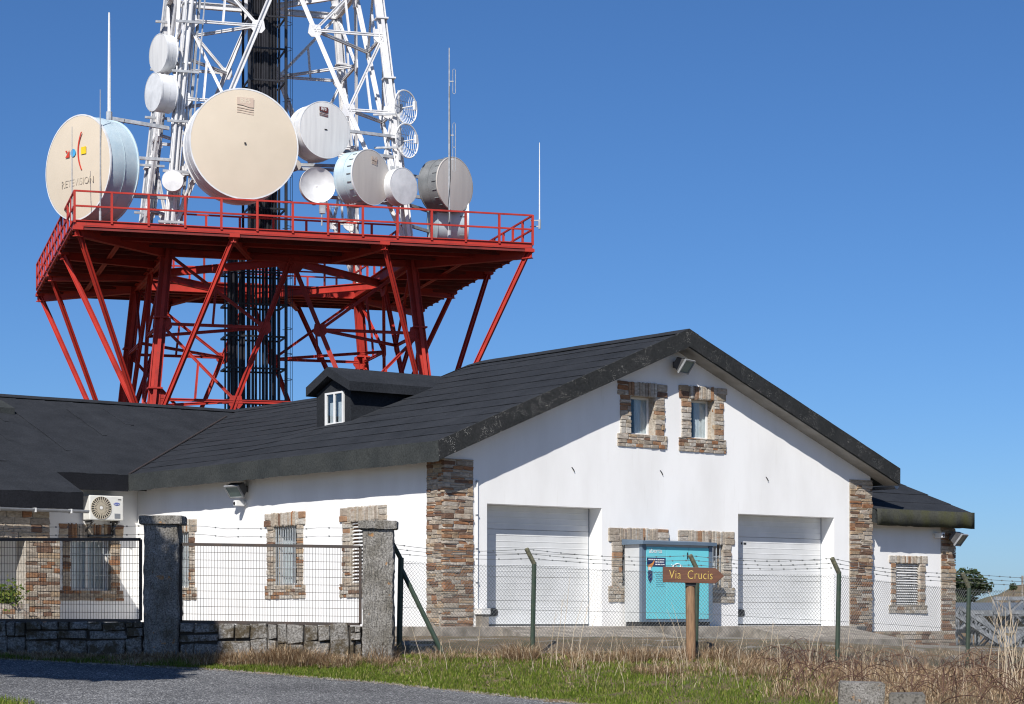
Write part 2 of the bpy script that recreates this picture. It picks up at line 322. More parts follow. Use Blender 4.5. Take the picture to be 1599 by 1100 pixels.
# ground: soil, moss and litter
m, t, b = nodes('soil'); ge = t.nodes.new('ShaderNodeNewGeometry'); pos = ge.outputs['Position']
r = ramp(t, [(.28,(.060,.075,.018)),(.45,(.115,.088,.045)),(.62,(.19,.135,.080)),(.75,(.10,.105,.030))]); t.links.new(noise(t, 1.2, 8, pos, .7), r.inputs[0])
f = ramp(t, [(.3,(.5,.5,.5)),(.7,(1.4,1.4,1.4))]); t.links.new(noise(t, 45, 3, pos), f.inputs[0])
t.links.new(mix(t, r.outputs[0], f.outputs[0], 1.0, 'MULTIPLY'), b.inputs['Base Color']); b.inputs['Roughness'].default_value = .95; bump(t, b, noise(t, 20, 6, pos), .8, .05); M['soil'] = m
M['hill'] = mat_plain('brown_heath', (.20,.13,.075), (.10,.095,.05), .95, .25, bstr=.8, bscale=3)
M['far'] = mat_plain('far_ridge', (.08,.10,.09), (.10,.11,.09), .95, .01, bstr=0)
M['shed'] = mat_plain('shed_sheet', (.15,.165,.18), (.10,.115,.125), .5, 1.2, bstr=.1)

# ------------------------------------------------------------------ terrain
def lerp_tab(x, tab):
    if x <= tab[0][0]: return tab[0][1]
    for (a, va), (b_, vb) in zip(tab, tab[1:]):
        if x <= b_: return va+(vb-va)*(x-a)/(b_-a)
    return tab[-1][1]
def sm(t): t = max(0, min(1, t)); return t*t*(3-2*t)
def road_z(X, Y):
    Xc = max(-16, min(14, X)); z = -3.209-.0454*Xc+.0519*min(max(Y, 26), 44)
    if Y < 26: z = z+(-1.62-z)*sm((26-Y)/18)
    return z
EDGE = [(-40,41.2),(-14,40.6),(-9.2,40.4),(-5.2,40.2),(-2.3,38.9),(1.21,36.5),(5,33.5),(12,28),(30,14)]
FLINE = [(-40,41.3),(-6,41.3),(-2.0,42.0),(6.3,42.3),(9.2,44.7),(14.6,46.3),(40,52)]
FZ = [(-14,-.60),(-6.5,-.60),(-2.4,-.66),(.4,-.68),(3.6,-.70),(6.2,-.92),(9.9,-1.02),(17,-1.1)]
YZ = [(-14,-.34),(2,-.37),(6,-.43),(9,-.60),(16,-.8)]
def ground_z(X, Y):
    e = lerp_tab(X, EDGE); f = lerp_tab(X, FLINE)
    if Y <= e: return road_z(X, Y)
    ze = road_z(X, e); zf = lerp_tab(X, FZ)
    if Y <= f: return ze+(zf-ze)*sm((Y-e)/(f-e))
    zy = lerp_tab(X, YZ); z = zf+(zy-zf)*sm((Y-f)/2.6)
    if Y > 100: z -= (Y-100)*.028
    return z
def axis(parts):
    out = []
    for a, b_, st in parts:
        x = a
        while x < b_-1e-6: out.append(x); x += st
    out.append(parts[-1][1]); return out
gx = axis([(-3000,-400,650),(-400,-60,85),(-60,-16,4),(-16,18,.34),(18,60,4),(60,400,85),(400,3000,650)])
gy = axis([(-60,20,8),(20,33,1.2),(33,56,.34),(56,110,4),(110,400,40),(400,6000,800)])
rg = random.Random(3)
verts = []
for Y in gy:
    for X in gx:
        z = ground_z(X, Y); e = lerp_tab(X, EDGE)
        if Y <= e-.15: z -= .06
        elif Y < 50: z += rg.uniform(-.02, .035)
        elif Y < 100: z -= .03
        verts.append((X, Y, z))
nx = len(gx); faces = [(j*nx+i, j*nx+i+1, (j+1)*nx+i+1, (j+1)*nx+i) for j in range(len(gy)-1) for i in range(nx-1)]
mb = MB(); mb.v = verts; mb.f = faces
tag(mb.build('ground', M['soil'], smooth=True), kind='structure')
# road sheet
mb = MB(); xs = axis([(-40,-16,2),(-16,14,.5)]); n = 26
P = []
er = random.Random(5)
for X in xs:
    e = lerp_tab(X, EDGE)+er.uniform(-.09,.09); near = min(e-6.2, lerp_tab(X, [(-40,36),(-9,34.2),(-7.3,33.0),(-6.5,31.6),(-4,27),(0,20),(14,8)]))
    P.append([(X, near+(e-near)*k/n, road_z(X, near+(e-near)*k/n)-.004) for k in range(n+1)])
mb.shell(P, .05); tag(mb.build('road', M['asphalt'], smooth=True), kind='structure')
# distant ridge and heath hill on the right
mb = MB(); P = []
for i in range(60):
    a = R(-60+120*i/59); rowr = random.Random(i)
    P.append([(math.sin(a)*D, math.cos(a)*D, h) for D, h in ((1500,-60),(2300,-28+9*math.sin(i*.5)+5*math.sin(i*1.3)),(3200,-60))])
mb.shell(P, 5); tag(mb.build('distant_ridge', M['far'], smooth=True), kind='structure')
mb = MB(); P = []
for i in range(40):
    row = []
    for j in range(14):
        X = 22+i*.8; Y = 104+j*3; a = lerp_tab(X, [(22,-1.2),(24.3,-.3),(26.2,1.0),(28.2,1.9),(33,3.2),(60,6)])+1.6
        row.append((X, Y, -1.6+a*math.sin(math.pi*j/13)+random.uniform(-.14,.14)))
    P.append(row)
mb.shell(P, 2); tag(mb.build('hill', M['hill'], smooth=True), kind='structure')

# ------------------------------------------------------------------ the garage building (local x along the gable, y inwards)
TH = R(37.7293); CX, CY = -1.578, 52.0
def to_world(u, v, z): return Vector((CX+u*math.cos(TH)-v*math.sin(TH), CY+u*math.sin(TH)+v*math.cos(TH), z))
FLOOR = -.12
bld = empty('garage_building', (CX, CY, 0), TH, 'white rendered garage building with two doors and gabled black felt roof', 'building')
W = 14.44; RIDGE_U = 7.22; OV = .55; EAVE = 4.14; SLAB = .40
def ridge_z(v): return 7.33-.36*sm((v-8.0)/3.2)
def roof_z(u, v):
    t = 1-abs(u-RIDGE_U)/(RIDGE_U+OV); return EAVE+(ridge_z(v)-EAVE)*t

def wall(parent, name, mat, axis_, plane, out, breaks, bottom, top, holes, thick=.3):
    """wall sheet with openings. axis_ 'u' or 'v'; plane: coordinate of the outer face; out: -1 if it faces minus"""
    mb = MB()
    def P(a, z, d=0):
        return (a, plane-out*d, z) if axis_ == 'u' else (plane-out*d, a, z)
    xs = sorted(set(breaks+[h[0] for h in holes]+[h[1] for h in holes]))
    for a, b_ in zip(xs, xs[1:]):
        mid = (a+b_)/2; hs_ = sorted([h for h in holes if h[0] <= mid <= h[1]], key=lambda h: h[2])
        lo = [bottom, bottom]
        segs = []
        for h in hs_:
            segs.append((lo[0], lo[1], h[2], h[2])); lo = [h[3], h[3]]
        segs.append((lo[0], lo[1], top(a), top(b_)))
        for za, zb, ya, yb in segs:
            mb.add([P(a,za),P(b_,zb),P(b_,yb),P(a,ya)], [(0,1,2,3)])
            mb.add([P(a,za,thick),P(b_,zb,thick),P(b_,yb,thick),P(a,ya,thick)], [(3,2,1,0)])
    for h in holes:
        a, b_, z0, z1 = h[:4]; d = h[4] if len(h) > 4 else thick
        for q in (((a,z0),(a,z1)),((b_,z0),(b_,z1)),((a,z0),(b_,z0)),((a,z1),(b_,z1))):
            (p0, q0), (p1, q1) = q; mb.add([P(p0,q0),P(p1,q1),P(p1,q1,d),P(p0,q0,d)], [(0,1,2,3)])
    return mb.build(name, mat, parent, raw=True)

# irregular unit stones shared by every wall
def stone_mesh(seed, mat, bev=.075, jit=.10):
    r = random.Random(seed); bm = bmesh.new(); bmesh.ops.create_cube(bm, size=1)
    for v_ in bm.verts: v_.co += Vector((r.uniform(-jit,jit)*.6, r.uniform(-jit,jit)*1.2, r.uniform(-jit,jit)))
    bmesh.ops.bevel(bm, geom=bm.edges[:], offset=bev, segments=1, affect='EDGES', profile=.6)
    me = bpy.data.meshes.new('stone'); bm.to_mesh(me); bm.free(); me.materials.append(mat); return me
m, t, b = nodes('mossy_granite'); ge = t.nodes.new('ShaderNodeNewGeometry'); pos = ge.outputs['Position']
r = ramp(t, [(.36,(.05,.047,.042)),(.48,(.19,.18,.165)),(.60,(.36,.345,.32))]); t.links.new(noise(t, 30, 8, pos, .8), r.inputs[0])
k = ramp(t, [(.46,(0,0,0)),(.56,(1,1,1))]); t.links.new(noise(t, 2.6, 7, pos, .7), k.inputs[0])
kk = N(t, 'ShaderNodeMath', operation='MULTIPLY'); kk.inputs[1].default_value = .85; t.links.new(k.outputs[0], kk.inputs[0])
t.links.new(mix(t, r.outputs[0], (.065,.047,.022), kk.outputs[0]), b.inputs['Base Color']); b.inputs['Roughness'].default_value = .95; b.inputs['Specular IOR Level'].default_value = .15
bump(t, b, noise(t, 16, 8, pos, .75), 1.0, .04); M['mossy_granite'] = m
M['dark_joint'] = mat_plain('earth_joint', (.06,.052,.042), (.035,.03,.025), .95, 12)
ST = [stone_mesh(i, M['stone']) for i in range(8)]; STP = [stone_mesh(20+i, M['stone_pale'], .07, .05) for i in range(8)]
STG = [stone_mesh(40+i, M['mossy_granite'], .05, .10) for i in range(8)]
SR = random.Random(11)
def courses(w_, h_, hr, wr, r):
    out = []; z = 0
    while z < h_-1e-3:
        ch = r.uniform(*hr)
        if h_-z-ch < hr[0]*.6: ch = h_-z
        x = 0
        while x < w_-1e-3:
            cw = r.uniform(*wr)
            if w_-x-cw < wr[0]*.6: cw = w_-x
            if ch > hr[0]*1.7 and r.random() < .22:
                k = r.uniform(.4,.6); out += [(x,z,x+cw,z+ch*k),(x,z+ch*k,x+cw,z+ch)]
            else: out.append((x, z, x+cw, z+ch))
            x += cw
        z += ch
    return out
def lay(parent, rects, o, ax, lib, name='stone', gap=.012, depth=.12, proud=.024, out=-1, skew=0):
    for (x0, z0, x1, z1) in rects:
        pr = proud+SR.uniform(-.010, .012); c = (x0+x1)/2; zz = (z0+z1)/2
        sc = (x1-x0-gap*SR.uniform(.5,1.3), depth, z1-z0-gap*SR.uniform(.5,1.2))
        off = out*(pr-depth/2)
        if ax == 'u': loc = (o[0]+c, o[1]+off, o[2]+zz); rot = (0, SR.uniform(-1,1)*R(.9), 0)
        else: loc = (o[0]+off, o[1]+c, o[2]+zz); rot = (0, 0, R(90))
        if SR.random() < .5: rot = (rot[0], rot[1], rot[2]+math.pi)
        inst(name, SR.choice(lib), parent, loc, rot, sc)
def pane_window(win, ax, a0, a1, z0, z1, plane, out, rec=.24, split=True, cur=.55, bars=0, louvre=0, lib_frame='pvc'):
    """frame, panes, curtain, dark recess behind; a0..a1 along the axis"""
    def P(a, d, z): return (a, plane-out*d, z) if ax == 'u' else (plane-out*d, a, z)
    def bx(mb, a, b_, d0, d1, za, zb):
        p = P(a, d0, za); q = P(b_, d1, zb); mb.box(tuple(min(i,j) for i,j in zip(p,q)), tuple(max(i,j) for i,j in zip(p,q)))
    fw = .055
    mb = MB()
    for (x0,x1,y0,y1) in ((a0,a0+fw,z0,z1),(a1-fw,a1,z0,z1)): bx(mb, x0, x1, rec, rec+.06, y0, y1)
    for (y0,y1) in ((z0,z0+fw),(z1-fw,z1)): bx(mb, a0+fw, a1-fw, rec, rec+.06, y0, y1)
    if split: bx(mb, (a0+a1)/2-fw/2, (a0+a1)/2+fw/2, rec-.01, rec+.06, z0+fw, z1-fw)
    mb.build('frame', M[lib_frame], win)
    mids = [a0+fw, (a0+a1)/2, a1-fw] if split else [a0+fw, a1-fw]
    if not louvre:
        for p0, p1 in zip(mids, mids[1:]):
            mb = MB(); bx(mb, p0, p1, rec+.025, rec+.031, z0+fw, z1-fw); mb.build('pane', M['glass'], win)
        mb = MB(); k = 24; c1 = a1-fw; c0 = a1-fw-(a1-a0-2*fw)*cur
        pts = [P(c0+(c1-c0)*i/k, rec+.060+.012*math.sin(i*2.1), 0) for i in range(k+1)]
        for i in range(k):
            p, q = pts[i], pts[i+1]; mb.add([(p[0],p[1],z0),(q[0],q[1],z0),(q[0],q[1],z1),(p[0],p[1],z1)], [(0,1,2,3)])
        mb.build('curtain', M['curtain'], win, raw=True)
    mb = MB(); bx(mb, a0-.02, a1+.02, rec+.35, rec+.4, z0-.02, z1+.02); mb.build('room_back', M['room'], win)
    if bars:
        for i in range(bars):
            a = a0+(a1-a0)*(i+.5)/bars; mb = MB(); mb.beam(P(a,.04,z0), P(a,.04,z1), .022); mb.build('bar', M['bar'], win)
        for zz in (z0+.3*(z1-z0), z0+.72*(z1-z0)):
            mb = MB(); mb.beam(P(a0,.055,zz), P(a1,.055,zz), .02, .02); mb.build('bar', M['bar'], win)
    if louvre:
        for i in range(louvre):
            zz = z0+(z1-z0)*(i+.5)/louvre; h = (z1-z0)/louvre
            mb = MB(); p = [P(a0+.03,.03,zz-h*.22),P(a1-.03,.03,zz-h*.22),P(a1-.03,.09,zz+h*.18),P(a0+.03,.09,zz+h*.18)]
            p2 = [(x,y,z+.012) for x,y,z in p]; mb.add(p+p2, [(0,3,2,1),(4,5,6,7),(0,1,5,4),(1,2,6,5),(2,3,7,6),(3,0,4,7)]); mb.build('louvre_slat', M['pvc'], win)
def surround(win, ax, A0, A1, Z0, Z1, a0, a1, z0, z1, plane, out, lib=None, nv=9, jw=None, proud=.035, backing=True):
    """stone lintel of upright stones, jambs and sill round an opening"""
    lib = lib or STP+STP+ST; o = (0, plane, 0) if ax == 'u' else (plane, 0, 0); ins = (A1-A0)*.055
    kw = dict(out=out, proud=proud)
    lay(win, [(x0+A0, y0+Z0, x1+A0, y1+Z0) for x0,y0,x1,y1 in courses(A1-A0, z0-Z0, (.06,.12), (.14,.36), SR)], o, ax, lib if lib is STP else ST+ST+lib, 'sill_stone', **kw)
    for s0, s1 in ((A0+ins, a0), (a1, A1-ins)):
        lay(win, [(x0+s0, y0+z0, x1+s0, y1+z0) for x0,y0,x1,y1 in courses(s1-s0, z1-z0, (.07,.16), (.17,.34), SR)], o, ax, lib, 'jamb_stone', **kw)
    e = (a0-A0)*.8; rects = []
    rects += [(x0+A0, y0+z1, x1+A0, y1+z1) for x0,y0,x1,y1 in courses(e, Z1-z1, (.12,.2), (.2,.4), SR)]
    rects += [(x0+A1-e, y0+z1, x1+A1-e, y1+z1) for x0,y0,x1,y1 in courses(e, Z1-z1, (.12,.2), (.2,.4), SR)]
    x = A0+e; cuts = [x]
    while x < A1-e-.06: x = min(A1-e, x+SR.uniform(.05,.12)); cuts.append(x)
    cuts[-1] = A1-e
    rects += [(p, z1, q, Z1) for p, q in zip(cuts, cuts[1:])]
    lay(win, rects, o, ax, lib, 'lintel_stone', **kw)
    # mortar bed behind the stones, ring round the opening
    mb = MB()
    def slab(p0, p1, q0, q1):
        d0, d1 = -.02, .02
        if ax == 'u': mb.box((p0, plane+out*.012-.0, q0), (p1, plane+.1, q1)) if out < 0 else None
        else: mb.box((plane+out*.012, p0, q0), (plane+.1, p1, q1))
    slab(A0+.02, A1-.02, Z0+.015, z0); slab(A0+.02, A1-.02, z1, Z1-.015); slab(A0+ins+.015, a0-.004, z0, z1); slab(a1+.004, A1-ins-.015, z0, z1)
    mb.build('mortar_bed', M['mortar'], win)
    # stone reveals inside the opening
    mb = MB(); d = .24
    def rv(p0, p1, q0, q1):
        if ax == 'u': mb.box((p0, plane+.101, q0), (p1, plane+.3, q1))
        else: mb.box((plane+.101, p0, q0), (plane+.3, p1, q1))
    rv(a0-.05, a0-.003, z0, z1); rv(a1+.003, a1+.05, z0, z1); rv(a0, a1, z1+.003, z1+.05); rv(a0, a1, z0-.05, z0-.003)
    mb.build('reveal', M['stone_pale'], win)

# gable wall
D1 = (1.243, 4.806, FLOOR, 2.80, .52); D2 = (9.449, 13.017, FLOOR, 2.80, .52)
UW = [(5.306,6.971,4.36,6.0,5.75,6.56,4.69,5.65), (7.364,9.015,4.335,6.03,7.785,8.59,4.69,5.69)]
GW = [(5.014,7.014,.475,2.33,5.47,6.62,.87,1.97), (7.342,9.311,.47,2.32,7.78,8.90,.87,1.97)]
holes = [D1, D2]+[(g_[4]-.03,g_[5]+.03,g_[6]-.03,g_[7]+.03) for g_ in UW+GW]
wall(bld, 'gable_wall', M['wall'], 'u', 0, -1, [0, RIDGE_U, W], -.5, lambda u: roof_z(u, 0)-SLAB+.02, holes)
LW = [(11.645,13.62,.585,2.82,12.06,13.2,.93,2.47), (6.058,8.032,.575,2.82,6.457,7.616,.93,2.47), (2.384,4.449,.585,2.83,2.80,3.986,.93,2.47)]
wall(bld, 'side_wall', M['wall'], 'v', 0, -1, [0, 15.08], -.6, lambda v_: EAVE+.41*OV-SLAB+.02, [(g_[4]-.03,g_[5]+.03,g_[6]-.03,g_[7]+.03) for g_ in LW])
mb = MB(); mb.box((W-.3,.31,-.6),(W,24,3.95)); mb.box((.31,23.7,-.6),(W-.31,24,3.95)); mb.build('rear_wall', M['wall'], bld)
labs = ['small gable window left of the pair', 'small gable window right of the pair']
for i, g_ in enumerate(UW):
    wn = empty('window'); wn.parent = bld; wn['label'] = labs[i]
    surround(wn, 'u', *g_, 0, -1); pane_window(wn, 'u', g_[4], g_[5]-.0, g_[6], g_[7], 0, -1, split=False, cur=.55)
for i, g_ in enumerate(GW):
    wn = empty('window'); wn.parent = bld
    surround(wn, 'u', *g_, 0, -1, lib=STP); pane_window(wn, 'u', g_[4], g_[5], g_[6], g_[7], 0, -1, bars=9, cur=.4)
for i, g_ in enumerate(LW):
    wn = empty('window'); wn.parent = bld
    surround(wn, 'v', *g_, 0, -1)
    pane_window(wn, 'v', g_[4], g_[5], g_[6], g_[7], 0, -1, bars=0 if i == 2 else 10, louvre=17 if i == 2 else 0, cur=.35)
# piers
def pier(parent, o, wid, dep, z0, z1, left=True, seed=1):
    p = empty('corner_pier'); p.parent = parent; r = random.Random(seed)
    lay(p, [(x0,y0+z0,x1,y1+z0) for x0,y0,x1,y1 in courses(wid+.05, z1-z0, (.05,.125), (.17,.48), r)], (o[0]-.05 if left else o[0]-.0,o[1],0), 'u', ST, proud=.034)
    if left: lay(p, [(x0,y0+z0,x1,y1+z0) for x0,y0,x1,y1 in courses(dep, z1-z0, (.05,.125), (.17,.44), r)], (o[0],o[1],0), 'v', ST, 'side_stone', proud=.034)
    mb = MB(); mb.box((o[0]-.016, o[1]-.016, z0), (o[0]+wid, o[1]+dep, z1)); mb.build('mortar_bed', M['mortar'], p); return p
pier(bld, (0,0), .82, .70, -.45, 3.82, True, 3)
pier(bld, (13.614,0), .83, .6, -.45, 3.86, False, 4)
# garage doors
for k, d in enumerate((D1, D2)):
    dr = empty('garage_door'); dr.parent = bld; a0, a1, z0, z1 = d[:4]; y = .50
    n = 5; hh = (z1-z0)/n
    for i in range(n):
        mb = MB(); mb.box((a0+.035, y-.03, z0+.035+i*hh*.988+.004), (a1-.035, y+.02, z0+.035+(i+1)*hh*.988-.004)); mb.build('door_panel', M['door'], dr, bevel=.006)
        for q in (.25,.5,.75): mb = MB(); zq = z0+.035+(i+q)*hh*.988; mb.prism([(y-.031,zq-.012),(y-.037,zq),(y-.031,zq+.012)], 'x', a0+.05, a1-.05); mb.build('rib', M['door'], dr)
    mb = MB(); mb.box((a0+.002,y-.012,z0),(a0+.034,y+.04,z1)); mb.box((a1-.034,y-.012,z0),(a1-.002,y+.04,z1)); mb.box((a0+.03,y-.01,z1-.03),(a1-.03,y+.04,z1-.002)); mb.build('door_rail', M['cab_blue'], dr)
    mb = MB(); mb.box((a0+.035,y-.04,z0+.004),(a1-.035,y+.02,z0+.034)); mb.build('bottom_seal', M['black'], dr)
    mb = MB(); mb.prism([(a0+.45+.22*math.copysign(abs(math.cos(t_))**.5, math.cos(t_)), z0+.33+.10*math.copysign(abs(math.sin(t_))**.5, math.sin(t_))) for t_ in [2*math.pi*i/24 for i in range(24)]], 'y', y-.052, y-.031); mb.build('vent_grille', M['black'], dr)
    if k == 1:
        mb = MB(); mb.box((a0+.55,y-.036,2.02),(a0+.60,y-.031,2.08)); mb.box((a0+.64,y-.036,2.02),(a0+.74,y-.031,2.08)); mb.build('small_plate', M['black'], dr)
# roof
def slope(parent, u0, u1, name='roof_slope'):
    P = [[(u0+(u1-u0)*i/10, -OV+(24.5+OV)*j/60, roof_z(u0+(u1-u0)*i/10, -OV+(24.5+OV)*j/60)) for j in range(61)] for i in range(11)]
    mb = MB(); mb.shell(P, SLAB); return mb.build(name, M['felt_fascia'], parent)
roof = empty('roof'); roof.parent = bld
slope(roof, -OV, RIDGE_U); slope(roof, RIDGE_U+.001, W+OV)
def wob(a, b_, s): return .004*math.sin(a*1.7+s)*math.sin(b_*.9+s*2)+.003*math.sin(b_*3.1+s*5)
nst = 12
for side in (0, 1):
    for k in range(nst):
        s0 = k/nst; s1 = min(1, (k+1.12)/nst); P = []
        for i in range(4):
            s_ = s0+(s1-s0)*i/3; row = []
            for j in range(64):
                v_ = -OV-.012+(24.5+OV)*j/63; u_ = -OV+s_*(RIDGE_U+OV); u_ = u_ if side == 0 else W-u_
                row.append((u_+(-.03 if i == 0 and side == 0 else 0), v_, roof_z(u_, v_)+.016-.004*(i/3)+(wob(u_, v_, k)*.9+.006)*(1 if 0 < j else .3)))
            P.append(row)
        mb = MB(); mb.shell(P, .007); mb.build('felt_strip', M['felt'], roof, smooth=True)
mb = MB(); mb.shell([[(RIDGE_U+a, -OV-.02+25*j/40, ridge_z(-OV+25*j/40)+.058-.41*abs(a)+wob(a,j,1)*.6) for j in range(41)] for a in (-.32,-.1,0,.1,.32)], .012); mb.build('ridge_cap', M['felt'], roof, smooth=True)
# fascias: felt turned down over the edges
fr_ = random.Random(2)
def verge(u0, u1, name, mat, n=30):
    mb = MB(); P = [[], []]
    top = []; bot = []
    for i in range(n+1):
        u_ = u0+(u1-u0)*i/n; z = roof_z(u_, 0); top.append((u_, z+.05)); bot.append((u_, z-SLAB+.005+fr_.uniform(-.008,.008)))
    vs_ = []; fs = []
    for (a, b_) in zip(top, bot):
        vs_ += [(a[0], -OV-.022+fr_.uniform(-.006,.004), a[1]), (b_[0], -OV-.026+fr_.uniform(-.006,.004), b_[1]), (a[0], -OV+.03, a[1]+.004), (b_[0], -OV-.004, b_[1])]
    for i in range(n):
        q = i*4; fs += [(q,q+1,q+5,q+4), (q+2,q,q+4,q+6), (q+1,q+3,q+7,q+5)]
    fs += [(0,2,3,1), (n*4,n*4+1,n*4+3,n*4+2)]
    mb.add(vs_, fs); return mb.build(name, mat, roof)
verge(-OV-.03, RIDGE_U, 'verge_fascia', M['felt_speck']); verge(RIDGE_U+.002, W+OV+.02, 'verge_fascia', M['felt_speck2'])
mb = MB(); P = []; n = 60
vs_ = []; fs = []
for i in range(n+1):
    v_ = -OV-.02+(14.53+OV)*i/n
    vs_ += [(-OV-.034+fr_.uniform(-.008,.006), v_, EAVE+.036), (-OV-.03+fr_.uniform(-.022,.012), v_, EAVE-.20+fr_.uniform(-.05,.05)), (-OV-.032+fr_.uniform(-.01,.006), v_, EAVE-SLAB-.045+fr_.uniform(-.012,.012))]
for i in range(n):
    q = i*3; fs += [(q,q+3,q+4,q+1),(q+1,q+4,q+5,q+2)]
mb.add(vs_, fs); o = mb.build('eaves_fascia', M['felt_fascia'], roof, raw=True); sd = o.modifiers.new('s','SOLIDIFY'); sd.thickness = .012
mb = MB()
for u0, u1 in ((-OV,RIDGE_U),(RIDGE_U,W+OV)):
    P = [[(u0+(u1-u0)*i/8, v_, roof_z(u0+(u1-u0)*i/8, v_)-SLAB-.004) for v_ in (-OV+.03, -.002)] for i in range(9)]; mb.shell(P, .012)
mb.build('soffit', M['soffit'], roof)
# half-round gutter end on the right eave
mb = MB(); y0, y1 = -.35, 6.0; uu = W+OV+.02; zz = EAVE-SLAB-.02
ring = [(uu+.09+.09*math.cos(math.pi+math.pi*i/10), zz+.09*math.sin(math.pi+math.pi*i/10)) for i in range(11)]
mb.prism(ring+[(a-(a-uu-.09)*.12, b_-(b_-zz)*.12) for a, b_ in ring[::-1]], 'y', y0, y1); mb.prism(ring, 'y', y0-.006, y0+.004); mb.build('gutter', M['zinc'], roof)
# dormer
dm = empty('dormer'); dm.parent = bld
DV0, DV1, DU = 7.57, 9.25, 2.38; DC = (DV0+DV1)/2; DZ = 6.27; DR = 6.86; sl_ = .42
mb = MB(); mb.add([(DU,DV0,5.0),(DU,DV1,5.0),(DU,DV1,DZ-.06),(DU,DC,DR-.30),(DU,DV0,DZ-.06)], [(0,1,2,3,4)])
for v_ in (DV0, DV1): mb.add([(DU,v_,5.0),(6.2,v_,5.0),(6.2,v_,DZ-.06),(DU,v_,DZ-.06)], [(0,1,2,3)])
mb.build('dormer_wall', M['dormer'], dm)
ro = .20; half = (DV1-DV0)/2+.24
for s in (-1, 1):
    P = [[(DU-ro+(6.4-DU+ro)*i/20, DC+s*half*j/5, DR+.02-(DR-DZ-.12)*j/5*1.0+wob(i,j,s)*.5) for j in range(6)] for i in range(21)]
    mb = MB(); mb.shell(P, .25); mb.build('dormer_roof', M['felt'], dm)
mb = MB(); mb.box((DU-.035,8.43-.62,5.36),(DU+.05,8.43+.36,6.30))
wn = empty('window'); wn.parent = dm
a0, a1, z0, z1 = 7.86, 8.77, 5.30, 6.20
for (p0,p1,q0,q1) in ((a0,a0+.07,z0,z1),(a1-.09,a1,z0,z1),(a0+.07,a1-.09,z0,z0+.07),(a0+.07,a1-.09,z1-.05,z1),((a0+a1)/2-.03,(a0+a1)/2+.03,z0+.07,z1-.05)):
    mb = MB(); mb.box((DU-.05,p0,q0),(DU-.002,p1,q1)); mb.build('frame', M['pvc'], dm)
for p0,p1 in ((a0+.07,(a0+a1)/2-.03),((a0+a1)/2+.03,a1-.09)):
    mb = MB(); mb.box((DU-.022,p0,z0+.07),(DU-.016,p1,z1-.05)); mb.build('pane', M['glass'], dm)
    mb = MB(); mb.box((DU-.012,p0,z0+.07),(DU-.008,p0+(p1-p0)*.62,z0+.62)); mb.build('curtain', M['curtain'], dm)
bpy.data.objects.remove(wn)
# little fixings on the gable
for (u_, z_) in ((3.883,3.725),(6.776,3.765),(10.492,3.748)):
    mb = MB(); mb.tube([(u_-.04,-.004,z_+.05),(u_,-.018,z_),(u_+.035,-.024,z_-.06)], .012, 5); mb.build('wall_hook', M['black'], bld)
cd = empty('conduit'); cd.parent = bld
mb = MB(); mb.tube([(.93,-.03,.30),(.93,-.03,3.35)], .022, 8); mb.build('pipe', M['pvc'], cd)
for z_ in (.9,1.7,2.5,3.3): mb = MB(); mb.box((.90,-.06,z_),(.96,0,z_+.03)); mb.build('clip', M['zinc'], cd)
mb = MB(); mb.box((.86,-.30,.16),(1.12,-.01,.30)); mb.build('junction_box', M['pvc'], cd)
mb = MB(); mb.box((.90,-.26,-.3),(1.10,-.01,.158)); mb.build('pedestal', M['concrete'], cd)

# ------------------------------------------------------------------ rear wing on the left
wing = empty('rear_wing', (CX, CY, 0), TH, 'white wing at left edge with black felt roof and stone porch pier', 'building')
WE = 14.53; WR = 21.5; WS = (6.93-EAVE)/(WR-WE); PE = 12.88; PU = -2.85; UL = -14
def wing_z(v_): return EAVE+WS*(v_-WE) if v_ <= WR else 6.93-WS*(v_-WR)
wr = empty('roof'); wr.parent = wing
mb = MB()
mb.shell([[(u_, WE+(WR-WE)*j/12, wing_z(WE+(WR-WE)*j/12)) for j in range(13)] for u_ in (UL, PU, -OV, 7.0)], .42)
mb.shell([[(u_, PE+(WE-PE)*j/4, wing_z(PE+(WE-PE)*j/4)) for j in range(5)] for u_ in (UL, PU-.002)], .42)
mb.shell([[(u_, WR+.002+7*j/6, wing_z(WR+7*j/6)) for j in range(7)] for u_ in (UL, 7.0)], .3)
mb.build('roof_slope', M['felt_fascia'], wr)
u_ = UL; k = 0
while u_ < 6.6:
    u2 = u_+1.02; lo = PE if u2-.06 <= PU else WE
    if u_ < PU-.1 and PU < u2-.06: u2 = PU+.01; lo = PE
    P = []
    for i in range(5):
        row = []
        uu = u_+(u2-u_)*i/4
        for j in range(22):
            v_ = lo-.02+(WR-lo+.02)*j/21; row.append((uu, v_, wing_z(v_)+.012+.016*i/4+.010+wob(v_, uu*3, k)))
        P.append(row)
    mb = MB(); mb.shell(P, .011); mb.build('felt_strip', M['felt'], wr, smooth=True)
    u_ = u2-.06; k += 1
mb = MB(); mb.shell([[(a, WR+d, 6.93+.07-.38*abs(d)+wob(a,d,2)*.8) for a in [UL+21*i/30 for i in range(31)]] for d in (-.3,0,.3)], .012); mb.build('ridge_cap', M['felt'], wr, smooth=True)
mb = MB(); mb.box((UL, PE-.03, wing_z(PE)-.44), (PU+.012, PE-.004, wing_z(PE)+.006)); mb.box((PU+.014, WE-.03, EAVE-.45), (-OV-.05, WE-.004, EAVE+.006)); mb.build('eaves_fascia', M['felt_dark'], wr)
mb = MB(); mb.prism([(PE-.03,wing_z(PE)-.43),(WE,EAVE-.43),(WE,EAVE+.03),(PE-.03,wing_z(PE)+.03)], 'x', PU+.002, PU+.014); mb.build('eaves_fascia', M['felt_fascia'], wr)
